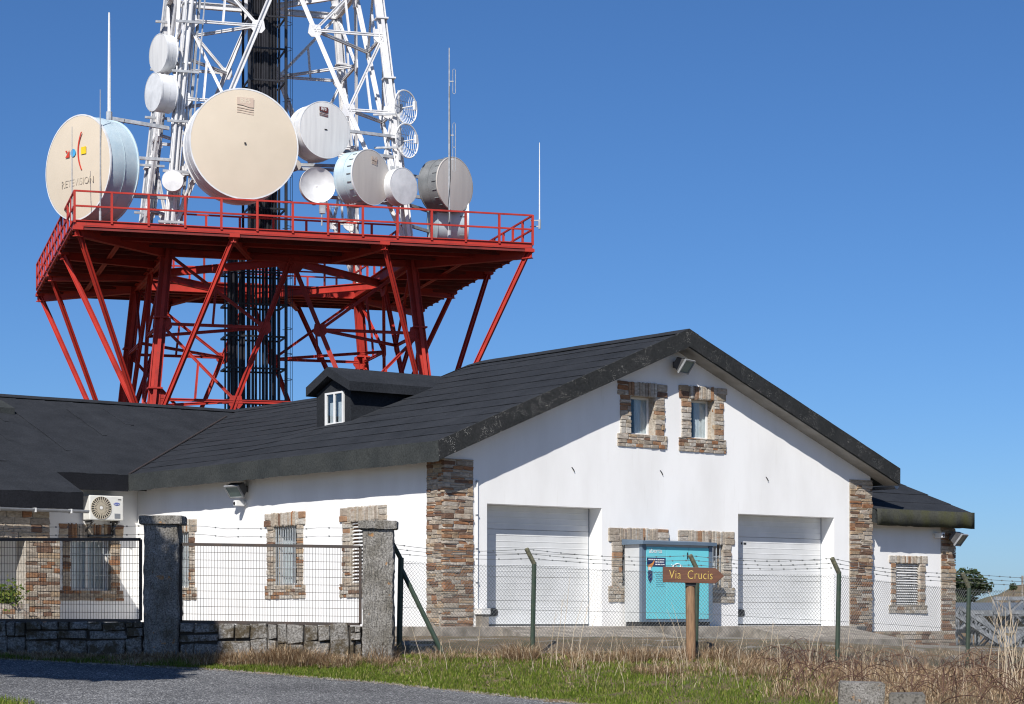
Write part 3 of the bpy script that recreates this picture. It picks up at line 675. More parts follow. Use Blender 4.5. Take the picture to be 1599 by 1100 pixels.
# valley strip
mb = MB(); pts = []
for i in range(26):
    u_ = -OV+i*.31
    lo, hi = u_+12, u_+19
    for _ in range(40):
        md = (lo+hi)/2
        if roof_z(u_, md) > wing_z(md): lo = md
        else: hi = md
    if lo < 21.2: pts.append((u_, lo, roof_z(u_, lo)+.05))
mb.tube(pts, .03, 6); mb.build('valley_strip', mat_plain('valley_bitumen', (.045,.030,.028), (.028,.024,.024), .9, 4), wr)
# roof vent patch near the ridge
mb = MB(); z_ = wing_z(20.0); mb.prism([(19.6,wing_z(19.6)+.03),(20.5,wing_z(20.5)+.03),(20.5,wing_z(20.5)+.16),(19.6,wing_z(19.6)+.22)], 'x', -2.9, -1.7); mb.build('roof_hatch', M['felt_fascia'], wr)
pr_ = random.Random(6)
for (a, v0, L_, wd_) in ((-4.2,15.2,3.2,.22),(-3.1,17.0,2.6,.14),(-1.6,16.4,3.4,.18),(-5.4,14.2,1.8,.25),(.4,18.0,2.4,.16),(-6.6,16.5,3.0,.3),(-2.4,18.8,1.6,.4),(1.8,19.2,1.5,.3)):
    P = [[(a+wd_*i/2+pr_.uniform(-.02,.02), v0+L_*j/8, wing_z(v0+L_*j/8)+.044+pr_.uniform(0,.010)) for j in range(9)] for i in range(3)]
    mb = MB(); mb.shell(P, .012); mb.build('felt_patch', M['felt'], wr)
# gutter
mb = MB(); zz = wing_z(PE)-.46; yy = PE-.13
ring = [(yy+.085*math.cos(math.pi+math.pi*i/10), zz+.085*math.sin(math.pi+math.pi*i/10)) for i in range(11)]
mb.prism(ring+[(a-(a-yy)*.14, b_-(b_-zz)*.14) for a, b_ in ring[::-1]], 'x', UL, PU+.10); mb.build('gutter', M['zinc'], wr)
for i in range(9):
    mb = MB(); mb.box((PU-.45-i*1.05, yy-.10, zz-.10),(PU-.42-i*1.05, yy+.10, zz+.015)); mb.build('gutter_bracket', M['pvc'], wr)
RWN = (-2.483,-.455,.575,2.75,-2.128,-.863,.87,2.31)
wall(wing, 'front_wall', M['wall'], 'u', 15.08, -1, [UL, -.002], -.6, lambda u: 3.92, [(RWN[4]-.03,RWN[5]+.03,RWN[6]-.03,RWN[7]+.03)])
wn = empty('window'); wn.parent = wing
surround(wn, 'u', *RWN, 15.08, -1, lib=ST); pane_window(wn, 'u', *RWN[4:8], 15.08, -1, bars=9, cur=.3)
pp = empty('porch_pier'); pp.parent = wing
r = random.Random(9)
lay(pp, [(x0-4.38,y0-.5,x1-4.38,y1-.5) for x0,y0,x1,y1 in courses(1.0, 2.72, (.08,.17), (.2,.5), r)], (0,13.2,0), 'u', ST, proud=.045)
mb = MB(); mb.box((-4.39,13.19,-.5),(-3.37,13.75,2.22)); mb.build('mortar_bed', M['mortar'], pp)
pb = empty('porch_beam'); pb.parent = wing
lay(pb, [(x0-9.68,y0+2.225,x1-9.68,y1+2.225) for x0,y0,x1,y1 in courses(6.0, .80, (.16,.3), (.25,.6), r)], (0,13.2,0), 'u', ST, proud=.045)
mb = MB(); mb.box((-9.68,13.19,2.23),(-3.69,13.75,3.02)); mb.build('mortar_bed', M['mortar'], pb)
mb = MB(); mb.box((UL,13.3,3.03),(-3.0,13.7,3.1)); mb.box((UL,15.4,-.6),(7,22,3.9)); mb.build('wing_core', M['wall'], wing)

# ------------------------------------------------------------------ annex on the right
ann = empty('side_annex', (CX, CY, 0), TH, 'low white annex with mossy felt eaves right of the garage gable', 'building')
AV = .25; AU0, AU1 = 14.46, 18.15; AE = 18.46; AZ = 3.045; ASL = .36
def ann_z(v_): return AZ+ASL*(v_-(AV-.42))
AWN = (15.434,17.014,.215,1.83,15.72,16.694,.447,1.612)
wall(ann, 'front_wall', M['wall'], 'u', AV, -1, [AU0, AU1], -.28, lambda u: 2.75, [(AWN[4]-.03,AWN[5]+.03,AWN[6]-.03,AWN[7]+.03)])
mb = MB(); mb.box((AU0,AV+.31,-.8),(AU1-.01,12,2.70)); mb.build('annex_core', M['wall'], ann)
ar = empty('roof'); ar.parent = ann
mb = MB(); mb.shell([[(u_, AV-.42+8*j/8, ann_z(AV-.42+8*j/8)) for j in range(9)] for u_ in (AU0+.0, AE)], .36); mb.build('roof_slope', M['felt_fascia'], ar)
for k in range(9):
    v0 = AV-.46+k*.85; P = [[(AU0+(AE+.01-AU0)*i/10, v0+.92*j/2, ann_z(v0+.92*j/2)+.03-.009*j+wob(i*.6,k,3)) for i in range(11)] for j in range(3)]
    mb = MB(); mb.shell(P, .011); mb.build('felt_strip', M['felt'], ar, smooth=True)
vs_ = []; fs = []; n = 24
for i in range(n+1):
    u_ = AU0+(AE+.02-AU0)*i/n
    vs_ += [(u_, AV-.47, AZ+.04), (u_, AV-.478+fr_.uniform(-.02,.012), AZ-.2+.04*math.sin(i)), (u_, AV-.47+fr_.uniform(-.01,.006), AZ-.42+fr_.uniform(-.01,.01))]
for i in range(n): q = i*3; fs += [(q,q+3,q+4,q+1),(q+1,q+4,q+5,q+2)]
mb = MB(); mb.add(vs_, fs); o = mb.build('eaves_fascia', M['felt_green'], ar, raw=True, smooth=True); sd = o.modifiers.new('s','SOLIDIFY'); sd.thickness = .012
wn = empty('window'); wn.parent = ann
surround(wn, 'u', *AWN, AV, -1, lib=STP); pane_window(wn, 'u', *AWN[4:8], AV, -1, rec=.14, split=False, louvre=16)
pier(ann, (17.6,AV), .55, .4, -.28, 2.68, False, 6)
pl = empty('plinth'); pl.parent = ann
lay(pl, [(x0+AU0,y0-.85,x1+AU0,y1-.85) for x0,y0,x1,y1 in courses(AU1-AU0, .55, (.09,.17), (.2,.5), random.Random(12))], (0,AV-.02,0), 'u', ST, proud=.045)
mb = MB(); mb.box((AU0,AV-.03,-.9),(AU1+.01,AV+.3,-.29)); mb.build('mortar_bed', M['mortar'], pl)

# ------------------------------------------------------------------ apron, yard
def local_sheet(name, pts, z, t, mat, kind='structure', n=1):
    mb = MB(); mb.prism([(to_world(u,v,0).x, to_world(u,v,0).y) for u,v in pts], 'z', z-t, z); return tag(mb.build(name, mat, bevel=.02), kind=kind)
local_sheet('concrete_apron', [(-.7,-.85),(13.0,-.85),(14.3,-.001),(14.0,-.001),(14.0,.49),(.5,.49),(.5,-.002),(-.002,-.002),(-.002,14.9),(-.7,14.9)], FLOOR-.01, .6, M['concrete'])
for a, b_ in ((1.0,5.0),(9.0,12.4)):
    mb = MB(); q = [to_world(a,-.84,FLOOR-.012),to_world(b_,-.84,FLOOR-.012),to_world(b_+.3,-2.8,-.46),to_world(a-.3,-2.8,-.46)]
    q2 = [p-Vector((0,0,.4)) for p in q]; mb.add(q+q2, [(0,1,2,3),(7,6,5,4),(0,4,5,1),(1,5,6,2),(2,6,7,3),(3,7,4,0)]); tag(mb.build('concrete_ramp', M['concrete']), kind='structure')
mb = MB(); P = []
for X in axis([(-20,12,.8)]):
    f = lerp_tab(X, FLINE)+1.7+.5*math.sin(X*1.3)
    P.append([(X, f+(62-f)*k/16, ground_z(X, f+(62-f)*k/16)+.008) for k in range(17)])
mb.shell(P, .05); tag(mb.build('yard', M['yard'], smooth=True), kind='structure')

# ------------------------------------------------------------------ lattice tower
TR = R(16.5); TCX, TCY, TBZ = -9.58, 87.30, -2.0
tw = empty('lattice_tower', (TCX, TCY, TBZ), TR, 'lattice tower, red below and white above its wide red platform', 'tower')
def H(z): return z-TBZ
def hs(z): return 4.60-.1*(z-13.9)
PZ = 13.75
FACES = [((0,-1),(1,0)), ((1,0),(0,1)), ((0,1),(-1,0)), ((-1,0),(0,-1))]
def fp(face, s, z):       # point on face at tangent offset s (-1..1 of half-width) height z
    n_, t_ = FACES[face]; h = hs(z); return Vector((n_[0]*h+t_[0]*h*s, n_[1]*h+t_[1]*h*s, H(z)))
for sx, sy in ((-1,-1),(1,-1),(1,1),(-1,1)):
    for z0, z1, mt in ((TBZ, PZ, 'red'), (PZ, 37, 'tower_white')):
        mb = MB(); p = Vector((sx*hs(z0), sy*hs(z0), H(z0))); q = Vector((sx*hs(z1), sy*hs(z1), H(z1)))
        w_ = .40 if mt == 'red' else .34
        mb.beam(p, q, w_, .05, (1,0,0)); mb.beam(p, q, .05, w_, (1,0,0))
        for k in (-1, 1):
            for dx, dy in ((k*w_/2, 0), (0, k*w_/2)):
                o_ = Vector((dx, dy, 0)); mb.beam(p+o_, q+o_, .13 if dx == 0 else .04, .04 if dx == 0 else .13, (0,1,0) if True else None)
        mb.build('leg', M[mt], tw)
        L = (q-p).length; n = int(L/2.3)
        for i in range(1, n):
            c = p.lerp(q, i/n); mb = MB(); mb.box(tuple(c-Vector((w_/2+.06,w_/2+.06,.03))), tuple(c+Vector((w_/2+.06,w_/2+.06,.03)))); mb.build('leg_flange', M[mt], tw)
def brace(p, q, w_, h_, mt, name='brace'):
    mb = MB(); d = (Vector(q)-Vector(p)); mb.channel(p, q, w_, h_, .03); mb.build(name, M[mt], tw)
def gusset(c, face, mt, s=.42):
    n_, t_ = FACES[face]; mb = MB(); x = Vector((t_[0],t_[1],0)); nn = Vector((n_[0],n_[1],0))*.03; z = Vector((0,0,1))
    q = [c-x*s-z*s*.5, c-x*s*.5-z*s, c+x*s*.5-z*s, c+x*s-z*s*.4, c+x*s*.8+z*s*.8, c-x*s*.8+z*s*.8]
    mb.add([p+nn for p in q]+[p-nn for p in q], [tuple(range(6)), tuple(range(11,5,-1))]+[(i,(i+1)%6,(i+1)%6+6,i+6) for i in range(6)]); mb.build('gusset_plate', M[mt], tw)
PANELS = [(TBZ, 13.55, [13.55,10.9,8.1,5.2,2.3,TBZ], 'red'), (13.95, 25.0, [25.0,22.4,19.4,16.6,13.95], 'tower_white'), (25.0, 36.0, [36,33.2,30.4,27.7,25.0], 'tower_white')]
for z0, z1, lev, mt in PANELS:
    for fc in range(4):
        def Vn(s, z): # node on the inverted V
            k = (z-z0)/(z1-z0); return fp(fc, s, z0).lerp(fp(fc, 0, z1), k)
        for s in (-1, 1):
            brace(fp(fc, s, z0), fp(fc, 0, z1), .05, .14, mt)
            for i, z in enumerate(lev):
                if 0 < i < len(lev)-1:
                    brace(fp(fc, s, z), Vn(s, z), .03, .08, mt); gusset(Vn(s, z), fc, mt, .26)
                    nf = (fc+1) % 4
                    if s == 1:
                        k = (z-z0)/(z1-z0); n2 = fp(nf, -1, z0).lerp(fp(nf, 0, z1), k); brace(Vn(1, z), n2, .035, .08, mt)
                    gusset(fp(fc, s*.97, z), fc, mt, .28)
                if i < len(lev)-2: brace(fp(fc, s, z), Vn(s, lev[i+1]), .03, .08, mt)
                if i == len(lev)-3 and False: pass
        if z1 < 37: brace(fp(fc, -1, z1), fp(fc, 1, z1), .08, .22, 'red' if z1 < 14 else mt)
        gusset(fp(fc, 0, z1), fc, mt, .55)
# platform
pf = empty('platform'); pf.parent = tw; S = 8.3; IN = 4.45
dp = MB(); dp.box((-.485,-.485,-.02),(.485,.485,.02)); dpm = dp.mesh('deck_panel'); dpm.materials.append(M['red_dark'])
n = 17; st_ = 2*S/n; pr = random.Random(8)
for i in range(n):
    for j in range(n):
        x = -S+st_*(i+.5); y = -S+st_*(j+.5)
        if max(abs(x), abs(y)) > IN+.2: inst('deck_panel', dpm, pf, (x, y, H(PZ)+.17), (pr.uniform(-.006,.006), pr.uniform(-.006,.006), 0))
def ringbeam(h, z, w_, h_, name):
    for a, b_ in (((-h,-h),(h,-h)),((h,-h),(h,h)),((h,h),(-h,h)),((-h,h),(-h,-h))):
        mb = MB(); mb.channel((a[0],a[1],H(z)), (b_[0],b_[1],H(z)), w_, h_, .03); mb.build(name, M['red'], pf)
ringbeam(S, PZ+.08, .05, .20, 'edge_beam'); ringbeam(IN, PZ-.05, .10, .40, 'ring_beam'); ringbeam(6.5, PZ-.02, .08, .24, 'ring_beam')
for i in range(n+1):
    x = -S+st_*i
    for ax in (0, 1):
        segs = [(-S, S)] if abs(x) > IN else [(-S, -IN), (IN, S)]
        for a, b_ in segs:
            mb = MB(); hz = H(PZ)+(.09 if ax == 0 else .03)
            if ax == 0: mb.beam((x,a,hz),(x,b_,hz),.05,.13)
            else: mb.beam((a,x,hz-.09),(b_,x,hz-.09),.06,.16)
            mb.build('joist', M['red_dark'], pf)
rl = MB()
def rail(h, zb, name):
    npst = max(2, int(2*h/1.23))
    for a, b_ in (((-h,-h),(h,-h)),((h,-h),(h,h)),((h,h),(-h,h)),((-h,h),(-h,-h))):
        for i in range(npst):
            x = a[0]+(b_[0]-a[0])*i/npst; y = a[1]+(b_[1]-a[1])*i/npst
            mb = MB(); mb.box((x-.04,y-.04,zb),(x+.04,y+.04,zb+1.12)); mb.build('rail_post', M['red'], pf)
        for zz in (.58, 1.10):
            mb = MB(); mb.beam((a[0],a[1],zb+zz),(b_[0],b_[1],zb+zz),.06,.06); mb.build('handrail', M['red'], pf)
rail(S+.02, H(PZ)+.1, 'outer'); rail(IN-.05, H(PZ)+.2, 'inner')
# knee struts from the platform edge to the legs
zn = 6.6
for fc in range(4):
    n_, t_ = FACES[fc]
    for s, tgt in ((-1,-1),(-.333,-1),(.333,1)):
        p = Vector((n_[0]*(S-.1)+t_[0]*(S-.1)*s, n_[1]*(S-.1)+t_[1]*(S-.1)*s, H(PZ)-.1)); q = fp(fc, tgt, zn if abs(s) < .9 else zn-.25)
        mb = MB(); mb.channel(p, q, .045, .145, .03); mb.build('knee_strut', M['red'], pf)
        mb = MB(); mb.box(tuple(p-Vector((.18,.18,.05))), tuple(p+Vector((.18,.18,.06)))); mb.build('gusset_plate', M['red'], pf)
    for s in (-.333, .333):
        mb = MB(); a = Vector((n_[0]*S+t_[0]*S*s, n_[1]*S+t_[1]*S*s, H(PZ)-.16)); b_ = fp(fc, s, PZ); b_.z = H(PZ)-.16; mb.channel(a, b_, .08, .30, .03); mb.build('ring_beam', M['red'], pf)
    a = Vector((n_[0]*S-t_[0]*S, n_[1]*S-t_[1]*S, H(PZ)-.2)); b_ = fp(fc, -1, PZ); b_.z = H(PZ)-.2
    mb = MB(); mb.channel(a, b_, .09, .32, .03); mb.build('ring_beam', M['red'], pf)
# plan bracing under the deck and mid-level diaphragms
for fc in range(4):
    nf = (fc+1) % 4
    for z, hh_, mt in ((13.45,.26,'red'),(25.0,.2,'tower_white')):
        brace(fp(fc, 0, z), fp(nf, 0, z), .06, hh_, mt)
    for z0, z1, lev, mt in PANELS[:2]:
        for z in lev[1:-1]:
            k = (z-z0)/(z1-z0); a = fp(fc,-1,z0).lerp(fp(fc,0,z1),k); b_ = fp(fc,1,z0).lerp(fp(fc,0,z1),k)
            if mt == 'red' and z in (8.1,): brace(a, b_, .03, .09, mt)
        for s in (-1,1):
            for i in range(1, len(lev)-1):
                zm = (lev[i]+lev[i-1])/2; k = (lev[i]-z0)/(z1-z0); p_ = fp(fc,s,z0).lerp(fp(fc,0,z1),k); h_ = (fp(fc,s,lev[i])+p_)/2
                q_ = fp(fc,s,lev[i-1]).lerp(p_, .5); brace(h_, q_, .025, .06, mt)
# cable riser in the middle
cr = empty('cable_riser'); cr.parent = tw; rr = random.Random(21)
def riser(x0, x1, y0, y1, z0, z1, n_, name='cable'):
    for i in range(n_):
        for yy in (y0, y1):
            x = x0+(x1-x0)*(i+.5)/n_+rr.uniform(-.012,.012); rad = rr.choice((.035,.045,.055)); y = yy+rr.uniform(-.05,.05)
            mb = MB(); mb.tube([(x,y,H(z0)),(x+rr.uniform(-.02,.02),y,H((z0+z1)/2)),(x,y,H(z1))], rad, 6); mb.build(name, M['cable'], cr)
cxo = -.30
riser(cxo-.5, cxo+.62, -.6, .4, TBZ, 14.0, 8); riser(cxo-.5, cxo+.62, -.6, .4, 14.0, 37, 12); riser(cxo-.46, cxo+.58, -.15, -.1, 14.0, 37, 8)
riser(cxo-1.45, cxo-.60, -.75, .4, TBZ, 15.2, 6)
for i in range(int((37-TBZ)/1.25)):
    z = H(TBZ)+.6+i*1.25; lf = cxo-1.5 if z < H(15) else cxo-.62
    for yy in (-.82, .62):
        mb = MB(); mb.beam((lf,yy,z),(cxo+.82,yy,z),.05,.07); mb.build('tray_rung', M['cable'], cr)
    mb = MB(); mb.beam((cxo+.82,-.82,z),(cxo+.82,.62,z),.05,.07); mb.beam((lf,-.82,z),(lf,.62,z),.05,.07); mb.build('tray_rung', M['cable'], cr)
for x in (cxo-.62, cxo+.82):
    for yy in (-.82, .62): mb = MB(); mb.beam((x,yy,0),(x,yy,H(37)),.09,.09); mb.build('tray_rail', M['cable'], cr)
for z in range(int((37-TBZ)/1.0)):
    mb = MB(); zz = .5+z*1.0; mb.tube([(cxo+.85+.33*math.sin(a), -.3+.33*math.cos(a), zz) for a in [math.pi*k/8 for k in range(9)]], .012, 4); mb.build('ladder_hoop', M['cable'], cr)
for a in (.6, 1.57, 2.5): mb = MB(); mb.tube([(cxo+.85+.33*math.sin(a),-.3+.33*math.cos(a),0),(cxo+.85+.33*math.sin(a),-.3+.33*math.cos(a),H(37))], .010, 4); mb.build('ladder_strap', M['cable'], cr)
# feeder cables up the left legs
fl = random.Random(31)
for (sx, sy) in ((-1,-1),(-1,1)):
    for k in range(9 if sx < 0 else 4):
        ox = fl.uniform(-.15,.55)*(1 if sx < 0 else -1); oy = fl.uniform(-.35,.2); z1 = fl.uniform(24,37)
        mb = MB(); zz = [14.2, 18, 22, 26, z1+4]
        mb.tube([(sx*hs(z)+ox+fl.uniform(-.03,.03), sy*hs(z)+oy, H(z)) for z in zz], fl.choice((.03,.045,.06)), 5); mb.build('feeder_cable', M['tower_white'] if fl.random() < .7 else M['galv'], tw)
    for k in range(10):
        z = 14.6+k*1.9; mb = MB(); mb.box((sx*hs(z)-.45, sy*hs(z)-.42, H(z)),(sx*hs(z)+.55, sy*hs(z)-.34, H(z)+.09)); mb.build('cable_bracket', M['galv'], tw)

# ------------------------------------------------------------------ antennas
def at(px, py, Y): return Vector(((px-800)/3460*Y, Y, (970-py)/3460*Y))
def dish(px, py, Y, dpx, yaw, L, label, face='radome_grey', drum='drum_white', name='drum_antenna', open_=False, leg=None, ribs=0, cat='antenna', back=.16):
    loc = at(px, py, Y); r_ = dpx*Y/3460/2
    t_ = empty(name, loc, R(yaw), label, cat, 'drum antennas on the tower')
    if open_:
        mb = MB(); mb.lathe([(r_*.02,L*.62),(r_*.3,L*.58),(r_*.6,L*.42),(r_*.85,L*.2),(r_*.97,.02),(r_,.0),(r_*1.01,.02),(r_*1.01,L*.6),(r_*.7,L*.9),(r_*.2,L)], 44); mb.build('reflector', M[drum], t_, smooth=True)
        mb = MB(); mb.tube([(0,L*.62,0),(0,L*.55,0)], .03, 8); mb.build('feed_horn', M['pvc'], t_)
    else:
        mb = MB(); mb.lathe([(.001,-.05*r_),(r_*.4,-.045*r_),(r_*.8,-.02*r_),(r_*.985,-.004),(r_*.99,.01)], 56); mb.build('radome', M[face], t_, smooth=True)
        mb = MB(); mb.lathe([(r_*.985,-.012),(r_*1.012,-.010),(r_*1.012,.05),(r_*1.002,.055)], 56); mb.build('rim', M['drum_white'] if drum != 'drum_grey' else M['radome_grey'], t_, smooth=True)
        mb = MB(); mb.lathe([(r_*.99,.02),(r_*.995,.05),(r_*.995,L*.5),(r_*.985,L),(r_*1.01,L+.01),(r_*1.01,L+.05),(r_*.97,L+.06),(r_*.7,L+back*r_*1.2),(r_*.3,L+back*r_*2.2),(.01,L+back*r_*2.4)], 56); mb.build('drum', M[drum], t_, smooth=True)
        mb = MB(); mb.lathe([(r_*1.0,L*.52),(r_*1.006,L*.52),(r_*1.006,L*.535),(r_*1.0,L*.535)], 56); mb.build('seam_band', M[drum], t_)
        for i in range(ribs):
            a = 2*math.pi*i/ribs; mb = MB(); mb.beam((r_*1.005*math.cos(a), .08, r_*1.005*math.sin(a)), (r_*1.005*math.cos(a), .08+L*.22, r_*1.005*math.sin(a)), .03, .03); mb.build('clamp', M['drum_grey'], t_)
    bk = L+back*r_
    mb = MB(); mb.tube([(0,bk+.15,-r_*.95),(0,bk+.15,r_*.75)], .07, 8)
    for z in (-r_*.45, r_*.4): mb.beam((0,bk+.06,z),(0,bk+.2,z),.12,.12)
    mb.build('mount_pipe', M['galv'], t_)
    if leg is not None:
        lz = loc.z; sx, sy = leg; c = Vector((TCX+math.cos(TR)*sx*hs(lz)-math.sin(TR)*sy*hs(lz), TCY+math.sin(TR)*sx*hs(lz)+math.cos(TR)*sy*hs(lz), lz))
        q = Matrix.Rotation(-R(yaw), 3, 'Z') @ (c-loc)
        for z in (-r_*.4, r_*.35): mb = MB(); mb.beam((0,bk+.15,z),(q.x,q.y,z),.11,.11); mb.build('mount_arm', M['galv'], t_)
    return t_, r_
d1, r1 = dish(122,262,80,163,-41.6,1.25,'huge cream-faced drum antenna with coloured symbols at platform left','cream','drum_blue',leg=(-1,-1),ribs=0)
def on_face(t_, r_, x, z, size, body, mt, **kw):
    y = -.006-.05*r_*max(0, 1-(x*x+z*z)/(r_*r_))-.004
    return text(body, size, M[mt], t_, Matrix.Translation((x, y-.004, z)) @ STAND, **kw)
def fy(r_, x, z): return -.02-.05*r_*max(0, 1-(x*x+z*z)/(r_*r_))
on_face(d1, r1, .10, -.55, .36, 'RETEVISION', 'print_grey', fit=1.85)
mb = MB(); mb.prism([(-.58,.40),(-.34,.66),(-.34,.40)], 'y', -.125, -.117); mb.prism([(-.58,.66),(-.46,.66),(-.50,.56)], 'y', -.125, -.117); mb.build('symbol', M['print_red'], d1)
mb = MB(); mb.prism([(-.12+.15*math.cos(a), .53+.14*math.sin(a)) for a in [2*math.pi*i/24 for i in range(24)]], 'y', -.125, -.117); mb.build('symbol', M['print_blue'], d1)
mb = MB(); mb.prism([(.34,.41),(.62,.41),(.62,.67),(.34,.67)], 'y', -.118, -.108); mb.build('symbol', M['print_yellow'], d1)
mb = MB(); arc = [(.16+.20*(a*a), .54+.68*a) for a in [-1+2*i/16 for i in range(17)]]
mb.prism([(x-.03,z) for x,z in arc]+[(x+.03,z) for x,z in arc[::-1]], 'y', -.122, -.108); mb.build('symbol', M['print_red'], d1)
d2, r2 = dish(382,225,80.6,172,20,1.15,'largest cream-faced drum antenna facing forward at tower front','cream','drum_white',leg=(-1,-1),ribs=0)
def rfs(t_, r_, x, z, s, mt, body_mt):
    """square mark with letters over three waves"""
    y = fy(r_, x, z)-.006
    mb = MB(); mb.prism([(x-s/2,z+s*.08),(x-s*.2,z+s*.06),(x+s*.25,z-s*.06),(x+s/2,z-s*.06),(x+s/2,z+s/2),(x-s/2,z+s/2)], 'y', y-.004, y); mb.build('emblem', M[mt], t_)
    for k in range(3):
        zz = z-s*.10-k*s*.14; mb = MB(); up = [(x-s/2+s*i/10, zz+s*.05*math.cos(math.pi*i/10)-.0*i) for i in range(11)]
        mb.prism(up+[(a, b_-s*.06) for a, b_ in up[::-1]], 'y', y-.004, y); mb.build('emblem', M[mt], t_)
    text('RFS', s*.40, M[body_mt], t_, Matrix.Translation((x, y-.006, z+s*.28)) @ STAND, offset=.012*s)
rfs(d2, r2, .02, 1.36, .62, 'logo_pink', 'cream')
mb = MB(); mb.box((-.03,fy(r2,0,0)-.03,-.025),(.035,fy(r2,0,0),.03)); mb.build('centre_port', M['black'], d2)
d3, r3 = dish(508,203,81.6,88,33,.92,'white drum antenna with dark red emblem right of the largest antenna','radome_white','drum_white',leg=(1,-1),ribs=0)
rfs(d3, r3, -.08, .64, .36, 'logo_red', 'radome_white'); mb = MB(); mb.box((-.05,-.07,-.02),(.06,-.05,.02)); mb.build('centre_port', M['black'], d3)
d4, r4 = dish(580,277,81.6,86,50,.88,'grey-faced drum antenna with pale blue sides above the handrail','radome_grey','drum_blue',leg=(1,-1),ribs=22)
rfs(d4, r4, .12, .62, .30, 'logo_pink', 'radome_grey')
dish(631,291,82.3,57,45,.42,'white flat-faced antenna between the grey-faced pale blue drum and right tower leg','drum_white','drum_white',leg=(1,-1))
dish(497,289,81.8,56,18,.40,'white open dish half in shadow below the emblem antenna','radome_white','drum_white',open_=True,leg=(1,-1))
dish(270,282,80.8,33,4,.22,'small round white antenna just left of the largest antenna','drum_white','drum_white',leg=(-1,-1))
dish(248,83,82,59,-52,.40,'white drum antenna highest on the left tower leg','radome_white','drum_white',leg=(-1,-1))
dish(240,144,81.6,59,-54,.62,'white drum antenna second from the top on left tower leg','drum_white','drum_white',leg=(-1,-1))
d10, _ = dish(711,288,84.5,84,50,.92,'beige-faced drum antenna with dark grey sides at platform right','radome_grey','drum_grey',leg=(1,-1),ribs=20)
dish(729,346,86.0,84,96,1.15,'pale blue drum antenna turned away behind the dark-sided drum','cream','drum_blue',leg=(1,-1),ribs=18)
dish(463,258,83.5,17,30,.12,'tiny grey dish between the largest antenna and emblem antenna','radome_grey','drum_grey',leg=(1,-1))
def grid_dish(px, py, Y, dpx, yaw, label):
    loc = at(px, py, Y); r_ = dpx*Y/3460/2; t_ = empty('grid_antenna', loc, R(yaw), label, 'antenna', 'grid antennas on the right tower leg')
    def dep(x, z): return .30*r_*(1-(x*x+z*z)/(r_*r_))
    mb = MB(); mb.tube([(r_*math.cos(a),0,r_*math.sin(a)) for a in [2*math.pi*i/36 for i in range(37)]], .03, 5, False); mb.build('rim', M['pvc'], t_)
    n = 15
    for i in range(1, n):
        x = -r_+2*r_*i/n; h = math.sqrt(max(.0001, r_*r_-x*x)); mb = MB(); mb.tube([(x, dep(x, h*k/6), h*k/6) for k in range(-6,7)], .012, 4, False); mb.build('grid_rod', M['pvc'], t_)
    for z in (-.4*r_, 0, .4*r_):
        h = math.sqrt(r_*r_-z*z); mb = MB(); mb.tube([(h*k/6, dep(h*k/6, z)+.01, z) for k in range(-6,7)], .012, 4, False); mb.build('grid_rod', M['galv'], t_)
    mb = MB(); mb.tube([(0,.3*r_,0),(0,-.42,0)], .022, 6); mb.box((-.06,-.5,-.16),(.06,-.42,.16)); mb.build('feed', M['pvc'], t_)
    mb = MB(); mb.tube([(0,.35,-.7),(0,.35,.7)], .05, 8); mb.beam((0,.2,0),(0,.4,0),.15,.3); mb.beam((0,.35,-.2),(-.5,1.2,-.2),.07,.07); mb.build('mount_pipe', M['galv'], t_)
grid_dish(634,168,84,53,52,'upper of two wire grid dishes on right tower leg')
grid_dish(636,220,84,53,52,'lower of two wire grid dishes on right tower leg')
def whip(px, y0, y1, Y, label, r_=.03, name='whip_antenna', extra=None, rm='galv'):
    p = at(px, y1, Y); h = (y1-y0)/3460*Y; t_ = empty(name, p, 0, label, 'antenna')
    mb = MB(); mb.tube([(0,0,0),(0,0,h*.5),(0,0,h)], [r_,r_*.85,r_*.5], 7); mb.build('rod', M['pvc' if rm == 'pvc' else rm], t_)
    mb = MB(); mb.tube([(0,0,0),(0,0,.35)], r_*1.8, 8); mb.build('base', M['galv'], t_)
    if extra: extra(t_, h)
    return t_
def boom(t_, h):
    mb = MB(); mb.beam((.05,.05,.12),(2.05,.9,-.05),.13,.13); mb.build('boom', M['galv'], t_)
    mb = MB(); mb.tube([(0,0,0),(.05,0,-.35),(.3,0,-.45),(.5,.1,-.1),(.55,.1,.1)], .012, 4); mb.build('lead', M['black'], t_)
whip(171,20,190,81,'tall thick white whip antenna on a boom above cream-faced drum',.065,extra=boom,rm='pvc')
whip(157,140,345,79,'thin white whip antenna standing before the pale blue drum side',.025)
whip(113,198,345,78,'thin grey whip antenna at the platform front left corner',.022)
def corner_clamp(t_, h):
    for z in (.1,.32): mb = MB(); mb.beam((0,0,z),(-.35,.05,z),.04,.04); mb.build('clamp', M['galv'], t_)
whip(843,223,358,82.0,'thin white whip antenna clamped to platform right corner post',.026,extra=corner_clamp,rm='pvc')
def dipoles(t_, h):
    for z in (.945-.12, .945-.40, .42):
        zc = h*z; mb = MB(); pts = [(.13,0,zc-.42),(.13,0,zc+.42),(.18,0,zc+.46),(.23,0,zc+.42),(.23,0,zc-.42),(.18,0,zc-.46),(.13,0,zc-.42)]; mb.tube(pts, .012, 5, False); mb.beam((0,0,zc),(.16,0,zc),.04,.04); mb.build('folded_dipole', M['galv'], t_)
    mb = MB(); mb.tube([(.03,-.04,.1),(-.04,-.04,1.2),(.05,-.04,2.3),(.02,-.04,h*.8)], .012, 4); mb.build('lead', M['black'], t_)
whip(702,75,375,81.2,'tall mast with folded dipole loops before the beige-faced drum',.04,'dipole_mast',dipoles)
